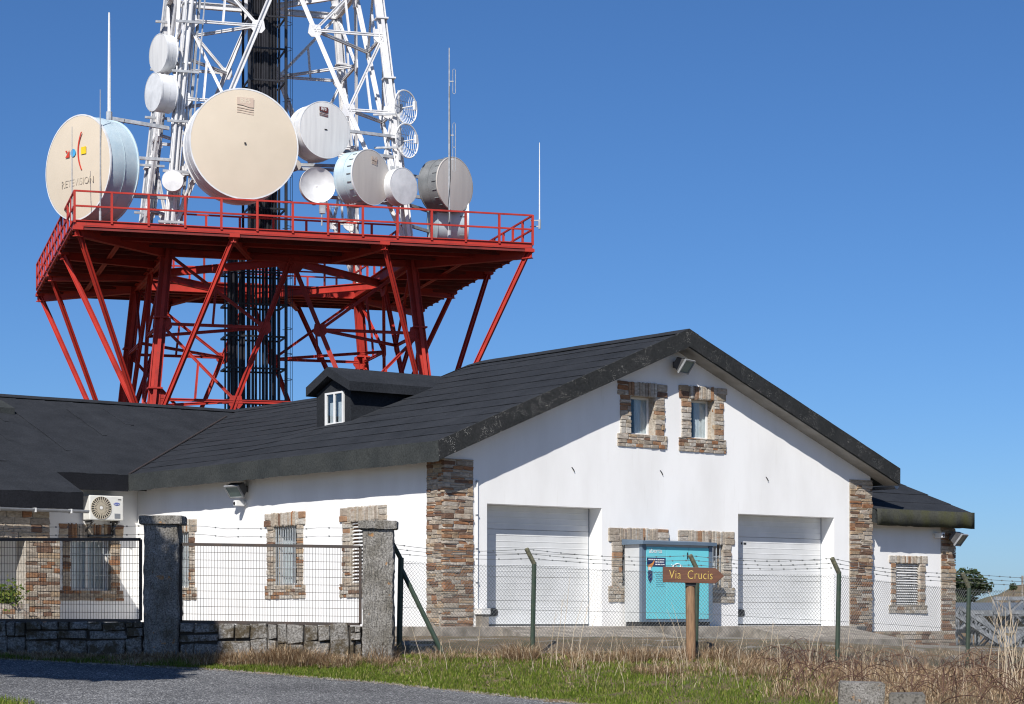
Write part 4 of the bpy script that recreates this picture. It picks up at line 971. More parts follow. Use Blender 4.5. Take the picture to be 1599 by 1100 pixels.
# yagi on the handrail
p = at(503,340,80.7); t_ = empty('yagi_antenna', p, R(20), 'small grey box and short comb-like aerial on front handrail', 'antenna')
mb = MB(); mb.box((-.08,-.06,.15),(.12,.08,.55)); mb.build('box', M['galv'], t_); mb = MB(); mb.tube([(0,0,-.3),(0,0,.2)], .03, 6); mb.tube([(.1,0,.35),(1.3,0,.58)], .014, 5); mb.build('boom', M['galv'], t_)
for k in range(11): mb = MB(); x = .2+k*.105; mb.tube([(x,0,.36+k*.02-.06),(x,0,.36+k*.02+.06)], .008, 4); mb.build('element', M['galv'], t_)

# ------------------------------------------------------------------ things fixed to the walls
def wall_thing(name, u, v, z, rz, label, cat, group=None):
    p = to_world(u, v, z); return empty(name, p, TH+rz, label, cat, group)
def floodlight(u, v, z, rz, label, tilt=35, s=1.0):
    t_ = wall_thing('floodlight', u, v, z, rz, label, 'lamp', 'floodlights on the building')
    mb = MB(); mb.box((-.10*s,-.04,-.06),(.10*s,-.002,.10)); mb.beam((-.0,-.03,.02),(0,-.30*s,.02),.05,.05); mb.build('bracket', M['lamp_body'], t_)
    h = empty('head', (0,-.36*s,.0)); h.parent = t_; h.rotation_euler = (R(tilt), 0, R(18))
    mb = MB(); mb.prism([(-.10,-.17),(.14,-.12),(.14,.12),(-.10,.19)], 'x', -.27*s, .27*s); mb.build('housing', M['lamp_body'], h)
    mb = MB()
    for q in (((-.29*s,-.14,-.19),(-.25*s,-.09,.21)),((.25*s,-.14,-.19),(.29*s,-.09,.21)),((-.25*s,-.14,-.19),(.25*s,-.09,-.155)),((-.25*s,-.14,.175),(.25*s,-.09,.21))): mb.box(*q)
    mb.build('rim', M['lamp_rim'], h)
    mb = MB(); mb.box((-.248*s,-.118,-.153),(.248*s,-.105,.173)); mb.build('glass', M['lamp_glass'], h)
floodlight(7.25, 0, 6.50, 0, 'floodlight under the gable peak above two small windows', 35, .85)
floodlight(0, 9.0, 3.50, R(-90), 'floodlight under the eaves of the long side wall', 40, .85)
floodlight(17.95, AV-.05, 2.36, 0, 'floodlight on the stone corner pier of the annex', 38, .75)
def camera_thing(u, v, z, rz, label, s=1):
    t_ = wall_thing('security_camera', u, v, z, rz, label, 'camera', 'security cameras')
    mb = MB(); mb.tube([(0,-.002,0),(0,-.05,0)], .07, 12); mb.beam((0,-.04,0),(.02,-.16,-.06),.035,.035); mb.build('bracket', M['pvc'], t_)
    mb = MB(); mb.box((-.07,-.34,-.10),(.07,-.06,.05)); mb.build('housing', M['pvc'], t_, bevel=.02); mb = MB(); mb.tube([(0,-.341,-.03),(0,-.35,-.03)], .045, 12); mb.build('lens', M['black'], t_)
camera_thing(0, 9.05, 3.16, R(-90), 'small white security camera below the side wall floodlight')
camera_thing(17.32, AV, 2.45, 0, 'small security camera high on the annex wall')
# outdoor unit
ac = wall_thing('air_conditioner', -1.255, 15.08, 2.85, 0, 'white outdoor air conditioning unit with round fan on rear wing', 'air conditioner')
mb = MB(); mb.box((-.535,-.52,0),(.535,-.12,.70)); mb.build('casing', M['ac'], ac, bevel=.03)
mb = MB(); mb.lathe([(.001,-.524),(.31,-.524),(.315,-.519)], 40); o = mb.build('fan_recess', M['black'], ac); o.location = (-.17,0,.35)
fan = empty('fan_grille', (-.17,0,.35)); fan.parent = ac
for i in range(26):
    a = 2*math.pi*i/26; mb = MB(); mb.beam((.05*math.cos(a),-.532,.05*math.sin(a)),(  .31*math.cos(a),-.532,.31*math.sin(a)),.026,.012,(0,1,0)); mb.build('grille_rod', M['ac_fan'], fan)
for rr_ in (.315,.21,.11):
    mb = MB(); mb.tube([(rr_*math.cos(a),-.532,rr_*math.sin(a)) for a in [2*math.pi*i/36 for i in range(37)]], .008, 4, False); mb.build('grille_ring', M['ac_fan'], fan)
mb = MB(); mb.lathe([(.001,-.545),(.045,-.543),(.05,-.53)], 16); mb.build('grille_hub', M['pvc'], fan)
mb = MB(); mb.prism([(.32+.10*math.cos(a), .47+.042*math.sin(a)) for a in [2*math.pi*i/24 for i in range(24)]], 'y', -.527, -.5205); mb.build('badge', mat_plain('badge_blue', (.015,.05,.35), None, .4, 3, bstr=0), ac)
text('Carrier', .06, M['print_white'], ac, Matrix.Translation((.32,-.529,.47)) @ STAND)
mb = MB(); mb.box((.25,-.526,.06),(.43,-.5205,.20)); mb.build('rating_plate', M['zinc'], ac); mb = MB(); mb.box((.36,-.526,.585),(.46,-.5205,.61)); mb.build('small_badge', M['black'], ac)
for x in (-.40,.40): mb = MB(); mb.beam((x,-.5,-.03),(x,.0,-.03),.05,.05); mb.beam((x,-.42,-.05),(x,0,-.32),.04,.04); mb.build('bracket', M['lamp_body'], ac)
mb = MB(); mb.tube([(.43,-.1,.05),(.45,-.1,-.35),(.40,-.08,-.42),(-.35,-.08,-.44)], .045, 8); mb.build('pipework', M['black'], ac)

# ------------------------------------------------------------------ turquoise cabinet
cab = wall_thing('utility_cabinet', 6.635, -.44, FLOOR, 0, 'turquoise panelled utility cabinet standing between the garage doors', 'cabinet')
hw, hd, hh = 1.185, .34, 2.02
mb = MB(); mb.box((-hw+.02,-hd+.02,.10),(hw-.02,hd,hh)); mb.build('body', M['cab_grey'], cab)
mb = MB(); mb.box((-hw+.05,-hd+.05,.0),(hw-.05,hd-.05,.10)); mb.build('base', M['black'], cab)
mb = MB()
for x in (-hw, hw-.13): mb.box((x,-hd,.10),(x+.13,-hd+.10,hh))
mb.box((-hw+.13,-hd,.10),(hw-.13,-hd+.10,.16)); mb.build('corner_trim', M['cab_blue'], cab)
mb = MB(); mb.prism([(-hd-.10,hh+.0),(hd+.02,hh+.0),(hd+.02,hh+.14),(-hd-.10,hh+.08)], 'x', -hw-.06, hw+.06); mb.build('lid', M['cab_blue'], cab)
xs = [-hw+.14, -.40, .36, hw-.14]
for a, b_ in zip(xs, xs[1:]): mb = MB(); mb.box((a+.005,-hd-.012,.17),(b_-.005,-hd+.02,hh-.06)); mb.build('door_panel', M['teal'], cab, bevel=.004)
for x in (-hw+.10, hw-.06): mb = MB(); mb.tube([(x,-hd+.03,hh+.08),(x,-hd+.03,hh+.17)], .018, 6); mb.build('lifting_eye', M['black'], cab)
mb = MB(); mb.box((-hw+.15,-hd-.016,1.47),(-.42,-hd-.0125,1.69)); mb.build('banner', M['navy'], cab)
yq = -hd-.018
for k, (x0, x1, z) in enumerate(((-.99,-.46,1.645),(-.76,-.47,1.585),(-.76,-.45,1.525),)):
    mb = MB(); x = x0
    while x < x1: l = SR.uniform(.03,.09); mb.box((x,yq,z-.012),(min(x+l,x1),yq+.0015,z+.014)); x += l+.014
    mb.build('printed_line', M['print_white'], cab)
mb = MB(); mb.prism([(-1.0,1.50),(-.86,1.56),(-.80,1.64),(-.79,1.60),(-.84,1.50),(-.90,1.44),(-.92,1.38),(-1.0,1.38)], 'y', yq-.003, yq); mb.build('printed_hand', M['orange'], cab)
mb = MB(); mb.prism([(-1.0,1.36),(-.86,1.36),(-.86,1.16),(-.93,1.06),(-1.0,1.16)], 'y', yq-.003, yq); mb.build('printed_bin', M['navy'], cab)
mb = MB(); mb.prism([(-.99,1.46),(-.91,1.46),(-.91,1.38),(-.99,1.38)], 'y', yq-.005, yq-.0035); mb.build('printed_hand', M['print_white'], cab)
text('aberta', .17, M['print_white'], cab, Matrix.Translation((-.97,yq,1.86)) @ STAND, align='LEFT'); text('ireless', .13, M['cab_grey'], cab, Matrix.Translation((-.74,yq,1.79)) @ STAND, align='LEFT', name='lettering') if False else None
mb = MB(); pts = [(-.02+.20*math.cos(a), 1.36+.19*math.sin(a)) for a in [2*math.pi*i/28 for i in range(28)]]
mb.tube([(x,yq,z) for x,z in pts+[pts[0]]], .014, 4, False); mb.build('drawn_outline', M['print_white'], cab)
mb = MB(); mb.tube([(-.10,yq,1.52),(-.03,yq,1.46),(0,yq,1.42),(.06,yq,1.44),(.08,yq,1.52)], .012, 4); mb.tube([(-.18,yq,1.47),(-.22,yq,1.53)], .012, 4); mb.build('drawn_outline', M['print_white'], cab)
mb = MB()
for k in range(8):
    x = -.80+.16*k*.5; 
    z0 = 1.30-.055*(k % 5)
    mb.box((-.74,yq,1.33-.05*k-.006),(-.46,yq+.001,1.33-.05*k+.002))
mb.build('printed_line', M['teal_dark'], cab)
for x in (.36,): mb = MB(); mb.box((x-.06,-hd-.03,1.68),(x-.035,-hd-.012,1.84)); mb.build('handle', M['black'], cab)

# ------------------------------------------------------------------ entrance pillars, walls and mesh panels
def pillar(px0, px1, y_top, y_cap, y_bot, Y, label):
    x0 = at(px0,0,Y).x; x1 = at(px1,0,Y).x; zt = at(0,y_top,Y).z; zc = at(0,y_cap,Y).z; zb = at(0,y_bot,Y).z-.25
    t_ = empty('gate_pillar', ((x0+x1)/2, Y+.33, zb), 0, label, 'pillar', 'granite gate pillars')
    h = (x1-x0)/2
    def rough(sx, sy, za, zb_, name, seed, cell=.05, amp=.022):
        bm = bmesh.new(); bmesh.ops.create_cube(bm, size=1)
        for v_ in bm.verts: v_.co = Vector((v_.co.x*2*sx, v_.co.y*2*sy, za+(v_.co.z+.5)*(zb_-za)))
        bmesh.ops.bevel(bm, geom=bm.edges[:], offset=.014, segments=2, affect='EDGES')
        bmesh.ops.subdivide_edges(bm, edges=[e for e in bm.edges if e.calc_length() > .2], cuts=max(2,int((zb_-za)/cell/2)) if (zb_-za) > 1 else 7, use_grid_fill=True)
        r_ = random.Random(seed)
        for v_ in bm.verts:
            v_.co += Vector((math.sin(v_.co.z*5+seed)*.006+r_.gauss(0,amp*.35), math.sin(v_.co.z*6+v_.co.x*6)*.006+r_.gauss(0,amp*.35), r_.gauss(0,.003)))
        me = bpy.data.meshes.new(name); bm.to_mesh(me); bm.free(); me.materials.append(M['granite']); o = bpy.data.objects.new(name, me); COL.objects.link(o); o.parent = t_
        me.polygons.foreach_set('use_smooth', [False]*len(me.polygons))
    rough(h-.03, .30, 0, zc-zb, 'shaft', 3 if px0 < 300 else 4); rough(h+.05, .37, zc-zb-.0, zt-zb, 'cap', 9 if px0 < 300 else 5, amp=.012)
    return t_
pillar(222, 280, 805, 819, 1020, 41.0, 'shaded granite gate pillar at left between two mesh panels')
pillar(564, 616, 813, 826, 1018, 41.0, 'sunlit granite gate pillar with orange lichen beside the wire fence')
def granite_wall(x0, x1, zt0, zt1, zb, Y, label, seed):
    t_ = empty('stone_wall', ((x0+x1)/2, Y, zb), 0, label, 'wall'); r_ = random.Random(seed); w_ = x1-x0; h = (zt0+zt1)/2-zb
    rects = []; x = 0
    while x < w_-.01:
        cw = r_.uniform(.34,.72); cw = w_-x if w_-x-cw < .26 else cw
        if r_.random() < .16: rects.append((x,0,x+min(cw,.36),h)); cw = min(cw,.36)
        else:
            k = r_.uniform(.45,.62); s_ = cw*r_.uniform(.35,.65)
            rects += [(x,0,x+cw,h*k)] if r_.random() < .6 else [(x,0,x+s_,h*k),(x+s_,0,x+cw,h*k)]
            if r_.random() < .6: rects += [(x,h*k,x+s_,h),(x+s_,h*k,x+cw,h)]
            else: rects += [(x,h*k,x+cw,h*(k+.24)),(x,h*(k+.24),x+s_,h),(x+s_,h*(k+.24),x+cw,h)]
        x += cw
    for (a, b_, c, d) in rects:
        dz = (zt1-zt0)*((a+c)/2/w_-.5)
        inst('stone', r_.choice(STG), t_, ((a+c)/2-w_/2, .2+r_.uniform(-.03,.02), (b_+d)/2+dz*(b_+d)/2/h), (0, r_.uniform(-.05,.05), r_.uniform(-.05,.05)), (c-a-.02, .42, d-b_-.028))
    mb = MB(); mb.box((-w_/2, .06, -.2), (w_/2, .36, h-.05)); mb.build('mortar_bed', M['dark_joint'], t_)
XL0 = at(280,0,41).x
granite_wall(-14, at(222,0,41).x, .02, -.01, -.72, 41.1, 'low shaded granite block wall left of the left pillar', 1)
granite_wall(XL0, at(564,0,41).x, -.02, -.09, -.72, 41.1, 'low mossy granite block wall between the two gate pillars', 2)
def mesh_panel(x0, x1, za0, za1, zb0, zb1, Y, label, nb):
    t_ = empty('mesh_panel', ((x0+x1)/2, Y, min(zb0,zb1)), 0, label, 'fence', 'welded mesh panels'); o_ = Vector(t_.location)
    A = Vector((x0,Y,za0))-o_; B = Vector((x1,Y,za1))-o_; C = Vector((x0,Y,zb0))-o_; D = Vector((x1,Y,zb1))-o_
    mb = MB(); mb.beam(A, B, .05, .055); mb.build('frame_rail', M['gate'], t_); mb = MB(); mb.beam(C, D, .05, .055); mb.build('frame_rail', M['gate'], t_)
    for p, q in ((A,C),(B,D)): mb = MB(); mb.beam(p, q, .055, .05); mb.build('frame_stile', M['gate'], t_)
    mb = MB(); n = int((x1-x0)/.0515)
    for i in range(1, n):
        mb.beam(A.lerp(B,i/n), C.lerp(D,i/n), .0065)
    for i in range(1, nb): mb.beam(A.lerp(C,i/nb), B.lerp(D,i/nb), .006, .008)
    tag(mb.build('wire_mesh', M['gate'], t_), kind='stuff')
    for i in range(3): mb = MB(); mb.box(tuple(C.lerp(D,.15+.35*i)-Vector((.015,.015,.10))), tuple(C.lerp(D,.15+.35*i)+Vector((.015,.015,0)))); mb.build('support_peg', M['gate'], t_)
Yp = 41.25
mesh_panel(-13.9, at(220,0,Yp).x, 1.51, 1.52, .02, .01, Yp, 'dark mesh panel on the shaded wall left of the left pillar', 10)
mesh_panel(at(283,0,Yp).x, at(563,0,Yp).x, 1.43, 1.38, -.01, -.06, Yp, 'dark mesh panel on the wall between the two gate pillars', 10)
def barbed(pts, parent, r_=.0035, step=.22):
    mb = MB(); mb.tube(pts, r_, 4)
    for a, b_ in zip(pts, pts[1:]):
        a = Vector(a); b_ = Vector(b_); n = max(1, int((b_-a).length/step))
        for i in range(n):
            c = a.lerp(b_, (i+.5)/n); mb.tube([c+Vector((-.014,0,.012)), c+Vector((.014,0,-.012))], .006, 4); mb.tube([c+Vector((-.01,0,-.014)), c+Vector((.012,0,.014))], .005, 4)
    return mb.build('barbed_wire', M['wire'], parent)
bw = empty('barbed_strands', (at(280,0,41.3).x,41.3,1.4), 0, 'two barbed wire strands strung above the mesh panels', 'wire')
for zz, sag in ((1.78,.06),(1.62,.05)):
    for xa, xb in ((-13.9, at(222,0,41).x), (at(280,0,41).x, at(566,0,41).x)):
        barbed([(xa+(xb-xa)*k/8-bw.location.x, 0, zz-.02*k/8*(xb > -5)-sag*math.sin(math.pi*k/8)-1.4+.015*math.sin(k*2.3)) for k in range(9)], bw)

# ------------------------------------------------------------------ chain-link fence
fn = empty('chain_link_fence', (at(620,0,42).x, 42, -.6), 0, 'green posted chain link fence with barbed wire before the garage', 'fence')
FO = Vector(fn.location)
def gp(px, Y): x = at(px,0,Y).x; return x, Y
POSTS = [(625,42.0,1.20),(833,42.3,1.12),(1088,42.5,1.0),(1309,42.2,.94),(1512,44.6,.70)]
pp_ = []
for px, Y, ze in POSTS:
    x = at(px,0,Y).x; pp_.append((x, Y, ze, ground_z(x, Y)))
pp_.append((14.6, 46.2, .60, -1.15))
ARM = Vector((-.15,-.10,.26))
for i, (x, y, ze, zg) in enumerate(pp_):
    po = empty('post'); po.parent = fn
    b0 = Vector((x-.02, y, zg-.2))-FO; e = Vector((x+.02, y, ze))-FO; tp = e+ARM
    mb = MB(); mb.tube([b0, e], .045 if i else .055, 8); mb.build('shaft', M['fence_green'], po, smooth=True)
    mb = MB(); mb.tube([e-Vector((0,0,.03)), tp], .045, 8); mb.build('angled_arm', M['lichen_post'] if i else M['fence_green'], po, smooth=True)
    if i == 0:
        mb = MB(); mb.tube([e-Vector((0,0,.2)), Vector((at(698,0,42).x, 41.95, ground_z(at(698,0,42).x,41.95)-.1))-FO], .045, 8); mb.build('strut', M['fence_green'], fn)
    mb = MB()
    c = Vector((x, y, zg))-FO; mb.add([c+Vector((dx,dy,dz)) for dz in (-.15,.05) for dx,dy in ((-.16,-.14),(.15,-.16),(.17,.14),(-.14,.15))], [(0,3,2,1),(4,5,6,7),(0,1,5,4),(1,2,6,5),(2,3,7,6),(3,0,4,7)]); mb.build('footing', M['concrete'], po)
for k, fr_a in enumerate((.28,.62,.96)):
    pts = []
    for i, (a, b_) in enumerate(zip(pp_, pp_[1:])):
        A_ = Vector((a[0]+.02,a[1],a[2]))+ARM*fr_a-FO; B_ = Vector((b_[0]+.02,b_[1],b_[2]))+ARM*fr_a-FO
        for j in range(6):
            t0 = j/6; p = A_.lerp(B_, t0); p.z -= (.05+.015*k)*math.sin(math.pi*t0); pts.append(p)
    pts.append(B_); barbed(pts, fn, .0045)
mb = MB(); cell = .062; wr_ = random.Random(77)
cum = 0
for a, b_ in zip(pp_, pp_[1:]):
    A_ = Vector((a[0],a[1],0)); B_ = Vector((b_[0],b_[1],0)); L = (B_-A_).length; d = (B_-A_)/L; n = int(L/cell)
    for i in range(n):
        s0 = i*cell; t0 = s0/L; top = a[2]+(b_[2]-a[2])*t0-.05-.03*math.sin(math.pi*t0); q = A_+d*s0
        bot = ground_z(q.x, q.y)+.02; m_ = int((top-bot)/(cell*.62)); pts = []
        for j in range(m_+1):
            pts.append(A_+d*(s0+(cell*.5 if (j % 2) else 0)*1.0+(0 if not (j % 2) else 0)+.006*math.sin(s0*3+j*.3))+Vector((0, .012*math.sin(s0*2.1+j*.35)+.004*(j % 2), bot+(top-bot)*j/m_))-FO)
        # neighbour interlock: mirrored partner wire
        mb.tube(pts, .0040, 3, False)
        mb.tube([p-d*(cell if (j % 2) else 0) for j, p in enumerate(pts)], .0040, 3, False)
    for fr_h in (.03, .5, .97):
        pts = [A_+d*L*k/6+Vector((0,0,(a[2]+(b_[2]-a[2])*k/6-.05)*(fr_h)+(ground_z((A_+d*L*k/6).x,(A_+d*L*k/6).y)+.02)*(1-fr_h)))-FO for k in range(7)]; mb.tube(pts, .0035, 4)
tag(mb.build('wire_mesh', M['wire'], fn, raw=True), kind='stuff')

# ------------------------------------------------------------------ wooden arrow sign
SY = 41.0; bx_ = at(1079,0,SY).x; gz = ground_z(bx_, SY)
sg_ = empty('signpost', (bx_, SY, gz), 0, 'brown wooden arrow sign with yellow letters on a round post', 'sign')
zc = at(0,899,SY).z-gz
mb = MB(); mb.tube([(0,0.06,-.3),(.01,.06,.4),(-.005,.06,zc-.14),(0,.06,zc+.10)], [.095,.092,.09,.088], 14); mb.build('post', M['post_wood'], sg_, smooth=True)
x0 = at(1035,0,SY).x-bx_; x1 = at(1117,0,SY).x-bx_; x2 = at(1131,0,SY).x-bx_; hb = .145
mb = MB(); mb.prism([(x0,-hb+.02),(x1,-hb-.005),(x2,-.01),(x1,hb-.005),(x0,hb+.02)], 'y', -.075, -.035); o = mb.build('arrow_board', M['sign_wood'], sg_, bevel=.006); o.location = (0,0,zc)
text('Via  Crucis', .235, M['sign_yellow'], sg_, Matrix.Translation((at(1079,0,SY).x-bx_,-.079,zc+.005)) @ Matrix.Rotation(R(1.2),4,'Y') @ STAND, space=1.05, fit=.80, offset=-.0035)
mb = MB(); mb.box((-.10,-.034,zc-.19),(.10,.02,zc-.12)); mb.build('bracket', M['black'], sg_)

# ------------------------------------------------------------------ concrete blocks in the foreground right
for (px0, px1, py, Y, seed, lab) in ((1312,1382,1066,35.2,1,'lichen-spotted concrete block, the taller at bottom right'),(1392,1446,1083,35.0,2,'lower concrete block right of the lichen-spotted block')):
    x0 = at(px0,0,Y).x; x1 = at(px1,0,Y).x; zt = at(0,py,Y).z; zb = ground_z((x0+x1)/2, Y)-.2
    bm = bmesh.new(); bmesh.ops.create_cube(bm, size=1); r_ = random.Random(seed)
    for v_ in bm.verts: v_.co = Vector((v_.co.x*(x1-x0)+r_.uniform(-.02,.02), v_.co.y*.5, (v_.co.z+.5)*(zt-zb)+r_.uniform(-.02,.02)))
    bmesh.ops.bevel(bm, geom=bm.edges[:], offset=.02, segments=2, affect='EDGES')
    me = bpy.data.meshes.new('concrete_block'); bm.to_mesh(me); bm.free(); me.materials.append(M['granite'] if seed == 1 else M['old_concrete'])
    o = bpy.data.objects.new('concrete_block', me); COL.objects.link(o); o.location = ((x0+x1)/2, Y+.25, zb); o.rotation_euler = (0,R(1.5),R(-6)); tag(o, lab, 'block', 'concrete blocks by the verge')

# ------------------------------------------------------------------ background right: stacked lattice sections, shed, tree
tr_ = random.Random(14)
def truss(loc, length, s, rz, ry, label, rx=0):
    t_ = empty('steel_truss', loc, rz, label, 'truss', 'galvanised lattice sections stacked behind the annex'); t_.rotation_euler = (rx, ry, rz)
    for y in (-s/2, s/2):
        for z in (0, s):
            mb = MB(); mb.beam((-length/2,y,z),(length/2,y,z),.12,.12); mb.build('chord', M['truss_steel'], t_)
    n = max(3, int(length/s))
    for i in range(n):
        x0 = -length/2+length*i/n; x1 = x0+length/n
        for y in (-s/2, s/2):
            mb = MB(); mb.beam((x0,y,0 if i%2 else s),(x1,y,s if i%2 else 0),.07,.07); mb.build('lattice_bar', M['truss_steel'], t_)
        for z in (0, s): mb = MB(); mb.beam((x0,-s/2,z),(x1,s/2,z),.06,.06); mb.build('lattice_bar', M['truss_steel'], t_)
        for y in (-s/2, s/2): mb = MB(); mb.beam((x0,y,0),(x0,y,s),.06,.06); mb.build('lattice_bar', M['truss_steel'], t_)
truss((18.6,72.0,-.95), 8.6, .62, R(4), 0, 'long lattice section lying flat at bottom of the pile')
truss((17.8,73.0,-.32), 7.4, .60, R(-5), 0, 'lattice section lying in second layer of the pile')
truss((20.2,71.0,-.95), 6.0, .62, R(10), 0, 'lattice section at the pile front near right frame edge')
truss((16.6,70.4,-.50), 3.6, .34, R(8), R(-36), 'slim lattice section leaning up against the pile, rising right')
truss((18.6,70.0,-.45), 3.4, .30, R(-4), R(34), 'slim lattice section leaning on the pile, falling right')
truss((19.8,73.5,.25), 5.2, .55, R(7), 0, 'lattice section lying on top of the pile near frame edge')
truss((17.2,69.6,-.9), 4.2, .3, R(25), R(-12), 'slim lattice section lying askew in front of the pile')
truss((18.2,74.5,-.95), 8.0, .7, R(-2), 0, 'lattice section lying flat at back of the pile')
truss((20.6,69.5,-.5), 3.2, .3, R(12), R(-38), 'slim lattice section rising right at the pile front')
truss((17.6,71.6,.28), 4.0, .45, R(-9), 0, 'short lattice section on top beside the annex')
truss((15.4,70.8,-.60), 3.0, .26, R(0), R(33), 'short lattice section leaning beside the annex corner')
sh = empty('low_shed', (20, 84, -1.4), R(3), 'low grey sheet-roofed shed behind the lattice pile', 'shed')
mb = MB(); mb.box((-9,-2,0),(9,2,1.6)); mb.build('wall', M['hill'], sh); mb = MB(); mb.prism([(-2.5,1.72),(2.4,2.05),(2.4,2.12),(-2.5,1.80)], 'x', -9.4, 9.4); mb.build('roof', M['shed'], sh)
mb = MB(); mb.box((-9.4,-2.53,1.58),(9.4,-2.5,1.72)); mb.build('fascia', M['shed'], sh)
def tree(name, loc, blobs, trunk_h, label, n, leaf, mat, seed, cat='tree', tr_r=.25, group=None, lean=(0,0)):
    r_ = random.Random(seed); t_ = empty(name, loc, 0, label, cat, group)
    mb = MB(); mb.tube([(0,0,-.4),(lean[0]*.3,lean[1]*.3,trunk_h*.5),(lean[0],lean[1],trunk_h)], [tr_r,tr_r*.75,tr_r*.45], 8)
    for (bx, by, bz, rx, ry, rz) in blobs[:8]: mb.tube([(lean[0]*.6,lean[1]*.6,trunk_h*.7),((bx+lean[0]*.6)*.5,by*.5,(trunk_h*.7+bz)*.5+.1),(bx,by,bz)], [tr_r*.4,tr_r*.25,.03], 5)
    mb.build('trunk', M['bark'], t_)
    mb = MB(); tot = sum(b_[3]*b_[4]*b_[5] for b_ in blobs)
    for (bx, by, bz, rx, ry, rz) in blobs:
        for _ in range(int(n*rx*ry*rz/tot)):
            d = Vector((r_.gauss(0,1), r_.gauss(0,1), r_.gauss(0,1))).normalized()*(r_.random()**.4)
            c = Vector((bx+d.x*rx, by+d.y*ry, bz+d.z*rz)); s = leaf*r_.uniform(.5,1.2)
            a = Vector((r_.uniform(-1,1),r_.uniform(-1,1),r_.uniform(-.6,.6))).normalized()*s; b2 = Vector((r_.uniform(-1,1),r_.uniform(-1,1),r_.uniform(-1,1))).normalized()*s*.6
            mb.add([c-a, c+b2, c+a, c-b2], [(0,1,2,3)])
    mb.build('crown', mat, t_, raw=True); return t_
tb = random.Random(4)
blobs = [(tb.uniform(-1.0,1.0), tb.uniform(-1,1), tb.uniform(2.0,4.2), tb.uniform(.45,.8), .8, tb.uniform(.4,.8)) for _ in range(12)]
tree('eucalyptus_tree', (22.9,112,-2.0), blobs, 3.4, 'dark bushy tree beyond the annex corner against the sky', 5200, .14, M['leaf'], 5)
blobs = [(tb.uniform(-.7,.7), tb.uniform(-1,1), tb.uniform(.9,1.7), tb.uniform(.4,.7), .7, tb.uniform(.35,.6)) for _ in range(9)]
tree('small_tree', (24.6,113,-1.4), blobs, 1.6, 'smaller tree just right of the dark bushy tree', 3000, .13, M['leaf'], 6)
blobs = [(tb.uniform(-.14,.14),0,tb.uniform(.3,.55),.13,.13,.12) for _ in range(6)]
tree('shrub', (at(1583,0,118).x,118,at(0,928,118).z), blobs, .35, 'lone small shrub on the crest of the brown hill', 400, .05, M['leaf'], 8, 'shrub', .05)
mb = MB(); mb.tube([(0,0,-1),(0,0,1.3)], .055, 8); o = mb.build('concrete_post', M['concrete']); o.location = at(1597,938,116); tag(o, 'grey concrete post on the hill at right frame edge', 'post')
# tall tree outside the frame on the left: it shades the left pillar and the road's far side
tb = random.Random(9); blobs = []
for _ in range(60): blobs.append((tb.uniform(-4.2,4.0), tb.uniform(-1.5,1.5), tb.uniform(8.2,15.0), tb.uniform(1.0,1.6), tb.uniform(1.0,1.5), tb.uniform(.8,1.2)))
tree('pine_tree', (-13.3,30,-1.3), blobs, 11.5, 'tall dense pine standing left of the frame by the road', 42000, .44, M['leaf'], 12, tr_r=.35)
# stone planter with a bright plant under the porch
pq = to_world(-5.0, 12.0, 0)
plr = empty('planter', at(16,975,58.5), TH, 'stone planter with a yellow-green plant under the porch', 'planter')
lay(plr, [(x0-.55,y0-.2,x1-.55,y1-.2) for x0,y0,x1,y1 in courses(1.1,.75,(.12,.2),(.2,.4),random.Random(3))], (0,0,0), 'u', STP)
mb = MB(); mb.box((-.54,-.005,-.3),(.54,.5,.5)); mb.build('soil_bed', M['mortar'], plr)
mb = MB(); r_ = random.Random(3)
for _ in range(700):
    d = Vector((r_.gauss(0,.2), .2+r_.gauss(0,.14), .72+r_.gauss(0,.17))); a = Vector((r_.uniform(-1,1),r_.uniform(-1,1),r_.uniform(-.2,1))).normalized()*.07; b2 = a.cross(Vector((r_.uniform(-1,1),r_.uniform(-1,1),0)))*.5
    mb.add([d-a, d+b2, d+a, d-b2], [(0,1,2,3)])
tag(mb.build('plant', M['leaf_bright'], plr, raw=True), kind='stuff')

# ------------------------------------------------------------------ vegetation on the verge
gr = random.Random(101)
def snoise(x, y): return math.sin(x*1.9+.7*math.sin(y*2.3))*.5+math.sin(y*3.1+x*.9)*.3+math.sin(x*5.3-y*4.1)*.2
def blade(mb, x, y, z, h, wd, bend, ang, segs=1):
    dx, dy = math.cos(ang)*bend*h, math.sin(ang)*bend*h; pa = ang+math.pi/2+gr.uniform(-.6,.6)
    wx, wy = math.cos(pa)*wd/2, math.sin(pa)*wd/2; n = len(mb.v)
    hh_ = h*math.sqrt(max(.05, 1-min(.95, bend*bend)))
    mb.v += [(x-wx,y-wy,z-.02),(x+wx,y+wy,z-.02),(x+dx*.35+wx*.8,y+dy*.35+wy*.8,z+hh_*.6),(x+dx*.35-wx*.8,y+dy*.35-wy*.8,z+hh_*.6),(x+dx,y+dy,z+hh_)]
    mb.f += [(n,n+1,n+2,n+3),(n+3,n+2,n+4)]
green = MB(); dry = MB()
def dryness(X, t):     # t: 0 at the road edge, 1 at the fence
    base = lerp_tab(X, [(-9,1.3),(-5.6,1.0),(-4.9,.30),(-2.5,.06),(0,.05),(2.0,.14),(4.6,.22),(5.6,.75),(6.5,1.2)])
    return base+(t-.55)*1.5+snoise(X*1.3, t*5)*.22
cnt = 0
